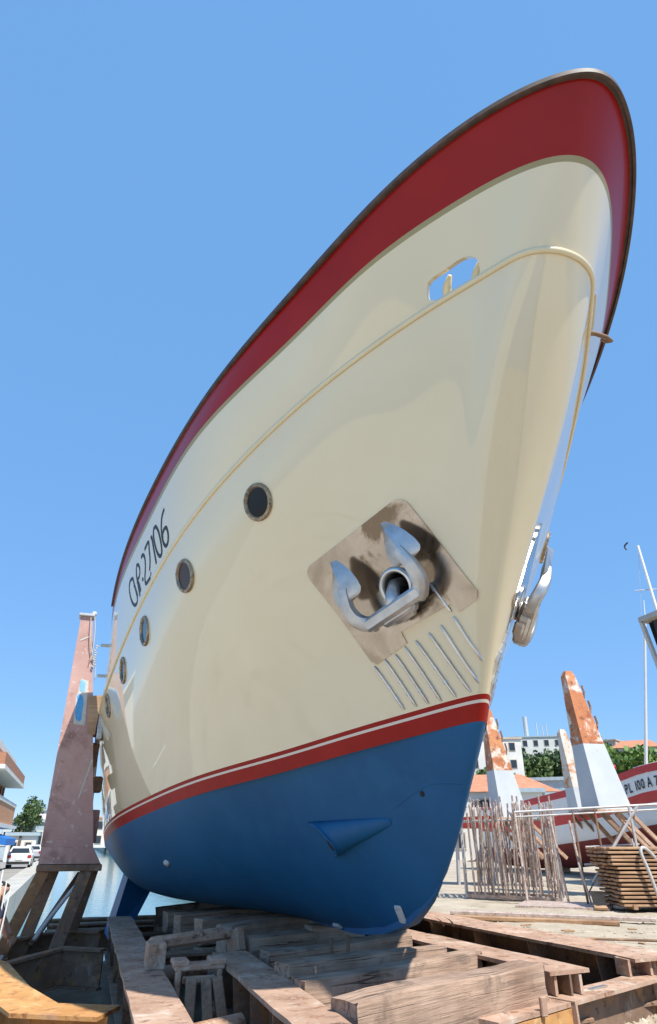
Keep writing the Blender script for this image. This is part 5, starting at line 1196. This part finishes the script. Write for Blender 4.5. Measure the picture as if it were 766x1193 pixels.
def car(loc, m, label):
    t = empty('parked_car', loc, 0, label, 'car', 'cars parked along the quay')
    X = [(0, .30, .80), (.05, .45, .85), (.25, .60, .88)]
    prof = [(-2.0, .35, .80), (-2.02, .85, .84), (-1.85, .95, .84), (-1.62, 1.38, .62), (-1.3, 1.47, .60), (.1, 1.45, .60), (.9, .98, .80), (1.8, .86, .80), (2.0, .65, .76), (2.0, .35, .74)]
    V = []; F = []
    for y, z, w_ in prof: V += [(-w_, y, z), (w_, y, z), (-w_ * 1.0 if z < 1 else -.84, y, min(z, .90)), (.84 if z >= 1 else w_, y, min(z, .90))]
    n = len(prof); mb = MB()
    for i in range(n - 1):
        (y0, z0, w0), (y1, z1, w1) = prof[i], prof[i + 1]
        mb.add([(-w0, y0, z0), (w0, y0, z0), (w1, y1, z1), (-w1, y1, z1)], [(0, 1, 2, 3)])
        s0, s1 = min(.9, z0), min(.9, z1); a0 = .84 if z0 > .9 else w0; a1 = .84 if z1 > .9 else w1
        for s in (-1, 1):
            mb.add([(s * w0, y0, z0), (s * w1, y1, z1), (s * a1, y1, s1), (s * a0, y0, s0)], [(0, 1, 2, 3)])
            mb.add([(s * a0, y0, s0), (s * a1, y1, s1), (s * .80, y1, .28), (s * .80, y0, .28)], [(0, 1, 2, 3)])
    mb.add([(-.8, -2, .28), (.8, -2, .28), (.8, 2, .28), (-.8, 2, .28)], [(0, 1, 2, 3)]); mb.add([(-.8, -2.0, .28), (.8, -2, .28), (.8, -2, .35), (-.8, -2, .35)], [(0, 1, 2, 3)])
    o = mb.build('body', m, t, local=True); weld(o, .002)
    mb = MB(); mb.add([(-.66, -1.79, 1.02), (.66, -1.79, 1.02), (.55, -1.66, 1.33), (-.55, -1.66, 1.33)], [(0, 1, 2, 3)]); o = mb.build('rear_window', M['window'], t, local=True); o.location = (0, -.04, .01)
    for s in (-1, 1):
        mb = MB(); mb.add([(s * .83, -1.5, 1.0), (s * .83, .6, 1.0), (s * .66, .1, 1.38), (s * .66, -1.3, 1.38)], [(0, 1, 2, 3)]); o = mb.build('side_window', M['window'], t, local=True); o.location = (s * .03, 0, 0)
        mb = MB(); mb.box((s * .68, -2.0, .80), (.26, .08, .20), bev=.02); mb.build('tail_lamp', M['lamp_red'], t, local=True)
        for y in (-1.25, 1.3):
            mb = MB(); mb.tube([(s * .64, y, .31), (s * .84, y, .31)], .31, 14); w_ = mb.build('wheel', M['tyre'], t, smooth='auto', local=True)
            mb = MB(); mb.tube([(s * .80, y, .31), (s * .855, y, .31)], .18, 10); mb.build('rim', M['zinc'], w_, smooth='auto', local=True)
    mb = MB(); mb.box((0, -2.03, .62), (.5, .02, .12)); mb.build('number_plate', M['wall_white'], t, local=True)
    mb = MB(); mb.box((0, -2.02, .40), (1.5, .10, .16), bev=.03); mb.build('bumper', M['tyre'], t, local=True)
    return t
car((-6.55, 60.3, -.42), M['car_white'], 'white hatchback seen from behind on the quay road at the left')
car((-6.45, 77.0, -.42), M['car_silver'], 'silver car parked beyond the white hatchback')
car((-8.3, 82.0, -.42), M['car_white'], 'white car farther up the road near the kiosk')
# thin white stakes and a crouching worker at the left edge
for k, (x, y, h_, lab) in enumerate(((-4.02, 11.6, 1.15, 'tallest thin white stake in the bundle by the left post leg'), (-3.97, 11.7, 1.0, 'second thin white stake in the bundle, leaning slightly'), (-4.06, 11.75, .95, 'short white stake at the left of the bundle'), (-3.93, 11.55, .9, 'short white stake at the right of the bundle'))):
    mb = MB(); mb.tube([(x, y, -.02), (x + .02 * (k - 1), y, h_)], .011, 6); o = mb.build('white_stake', M['white'], smooth='auto'); tag(o, lab, 'stake')
def skin_body(name, pts, edges, rad, m, parent, root=0, sub=2):
    me = bpy.data.meshes.new(name); me.from_pydata([tuple(Vector(p) - parent.location) for p in pts], edges, []); me.materials.append(m)
    o = bpy.data.objects.new(name, me); COL.objects.link(o); o.parent = parent
    md = o.modifiers.new('skin', 'SKIN'); md.use_smooth_shade = True
    for i, r_ in enumerate(rad): me.skin_vertices[0].data[i].radius = (r_, r_) if not isinstance(r_, tuple) else r_
    for i in range(len(rad)): me.skin_vertices[0].data[i].use_root = (i == root)
    s = o.modifiers.new('sub', 'SUBSURF'); s.levels = sub; s.render_levels = sub
    realize(o); return o
pr = empty('person', (-4.38, 11.9, 0), 0, 'crouching worker in navy top and grey trousers cut by the left edge', 'person')
X0 = Vector((-4.38, 11.9, 0))
def L_(x, y, z): return X0 + Vector((x, y, z))
# skeleton: crouched, leaning to the right, arms reaching down to the ground
bp = [L_(0, 0, .34), L_(.08, 0, .52), L_(.20, 0, .70), L_(.30, 0, .80), L_(.36, 0, .86), L_(.43, 0, .95),
      L_(.10, -.12, .32), L_(.38, -.16, .44), L_(.30, -.15, .10), L_(.42, -.16, .04),
      L_(.06, .12, .30), L_(.36, .16, .42), L_(.20, .15, .10), L_(.34, .16, .04),
      L_(.28, -.19, .74), L_(.42, -.22, .50), L_(.56, -.16, .30), L_(.28, .19, .74), L_(.44, .22, .50), L_(.58, .12, .30)]
be = [(0, 1), (1, 2), (2, 3), (3, 4), (4, 5), (0, 6), (6, 7), (7, 8), (8, 9), (0, 10), (10, 11), (11, 12), (12, 13), (3, 14), (14, 15), (15, 16), (3, 17), (17, 18), (18, 19)]
br = [.15, .13, .15, .12, .055, .095, .09, .065, .05, .04, .09, .065, .05, .04, .06, .045, .035, .06, .045, .035]
body = skin_body('body', bp, be, br, M['skin'], pr)
skin_body('jacket', [bp[i] + Vector((0, 0, .005)) for i in (1, 2, 3, 14, 15, 17, 18)], [(0, 1), (1, 2), (2, 3), (3, 4), (2, 5), (5, 6)], [.18, .19, .16, .082, .066, .082, .066], M['navy'], pr)
skin_body('trousers', [bp[i] for i in (0, 6, 7, 8, 10, 11, 12)] + [bp[1]], [(0, 1), (1, 2), (2, 3), (0, 4), (4, 5), (5, 6), (0, 7)], [.17, .108, .085, .065, .108, .085, .065, .15], M['greycloth'], pr)
skin_body('hair', [bp[5] + Vector((-.03, 0, .03)), bp[5] + Vector((-.05, 0, -.01))], [(0, 1)], [.095, .085], M['hair'], pr)
for s, w_ in ((-1, 16), (1, 19)):
    wr = bp[w_]
    for f in range(5):
        off = Vector((.02 + .01 * f, (f - 2) * .018, -.02)); ln = (.06, .085, .09, .085, .07)[f]
        if f == 0: off = Vector((.0, -.03 * s * -1, -.01))
        skin_body('finger', [wr + off * .5, wr + off + Vector((.02, 0, -.5 * ln)), wr + off + Vector((.015, 0, -ln))], [(0, 1), (1, 2)], [.011, .009, .007], M['skin'], pr, sub=1)
for k, (a, b, lab) in enumerate((((-4.5, 10.6, 0), (-4.2, 11.0, .0), 'flat stone slab at the left edge by the stakes'),)):
    mb = MB(); mb.box((-4.35, 11.0, .03), (.7, .5, .10), Matrix.Rotation(.3, 3, 'Z'), bev=.03); o = mb.build('stone_slab', M['concrete'], smooth='auto'); tag(o, lab, 'slab')
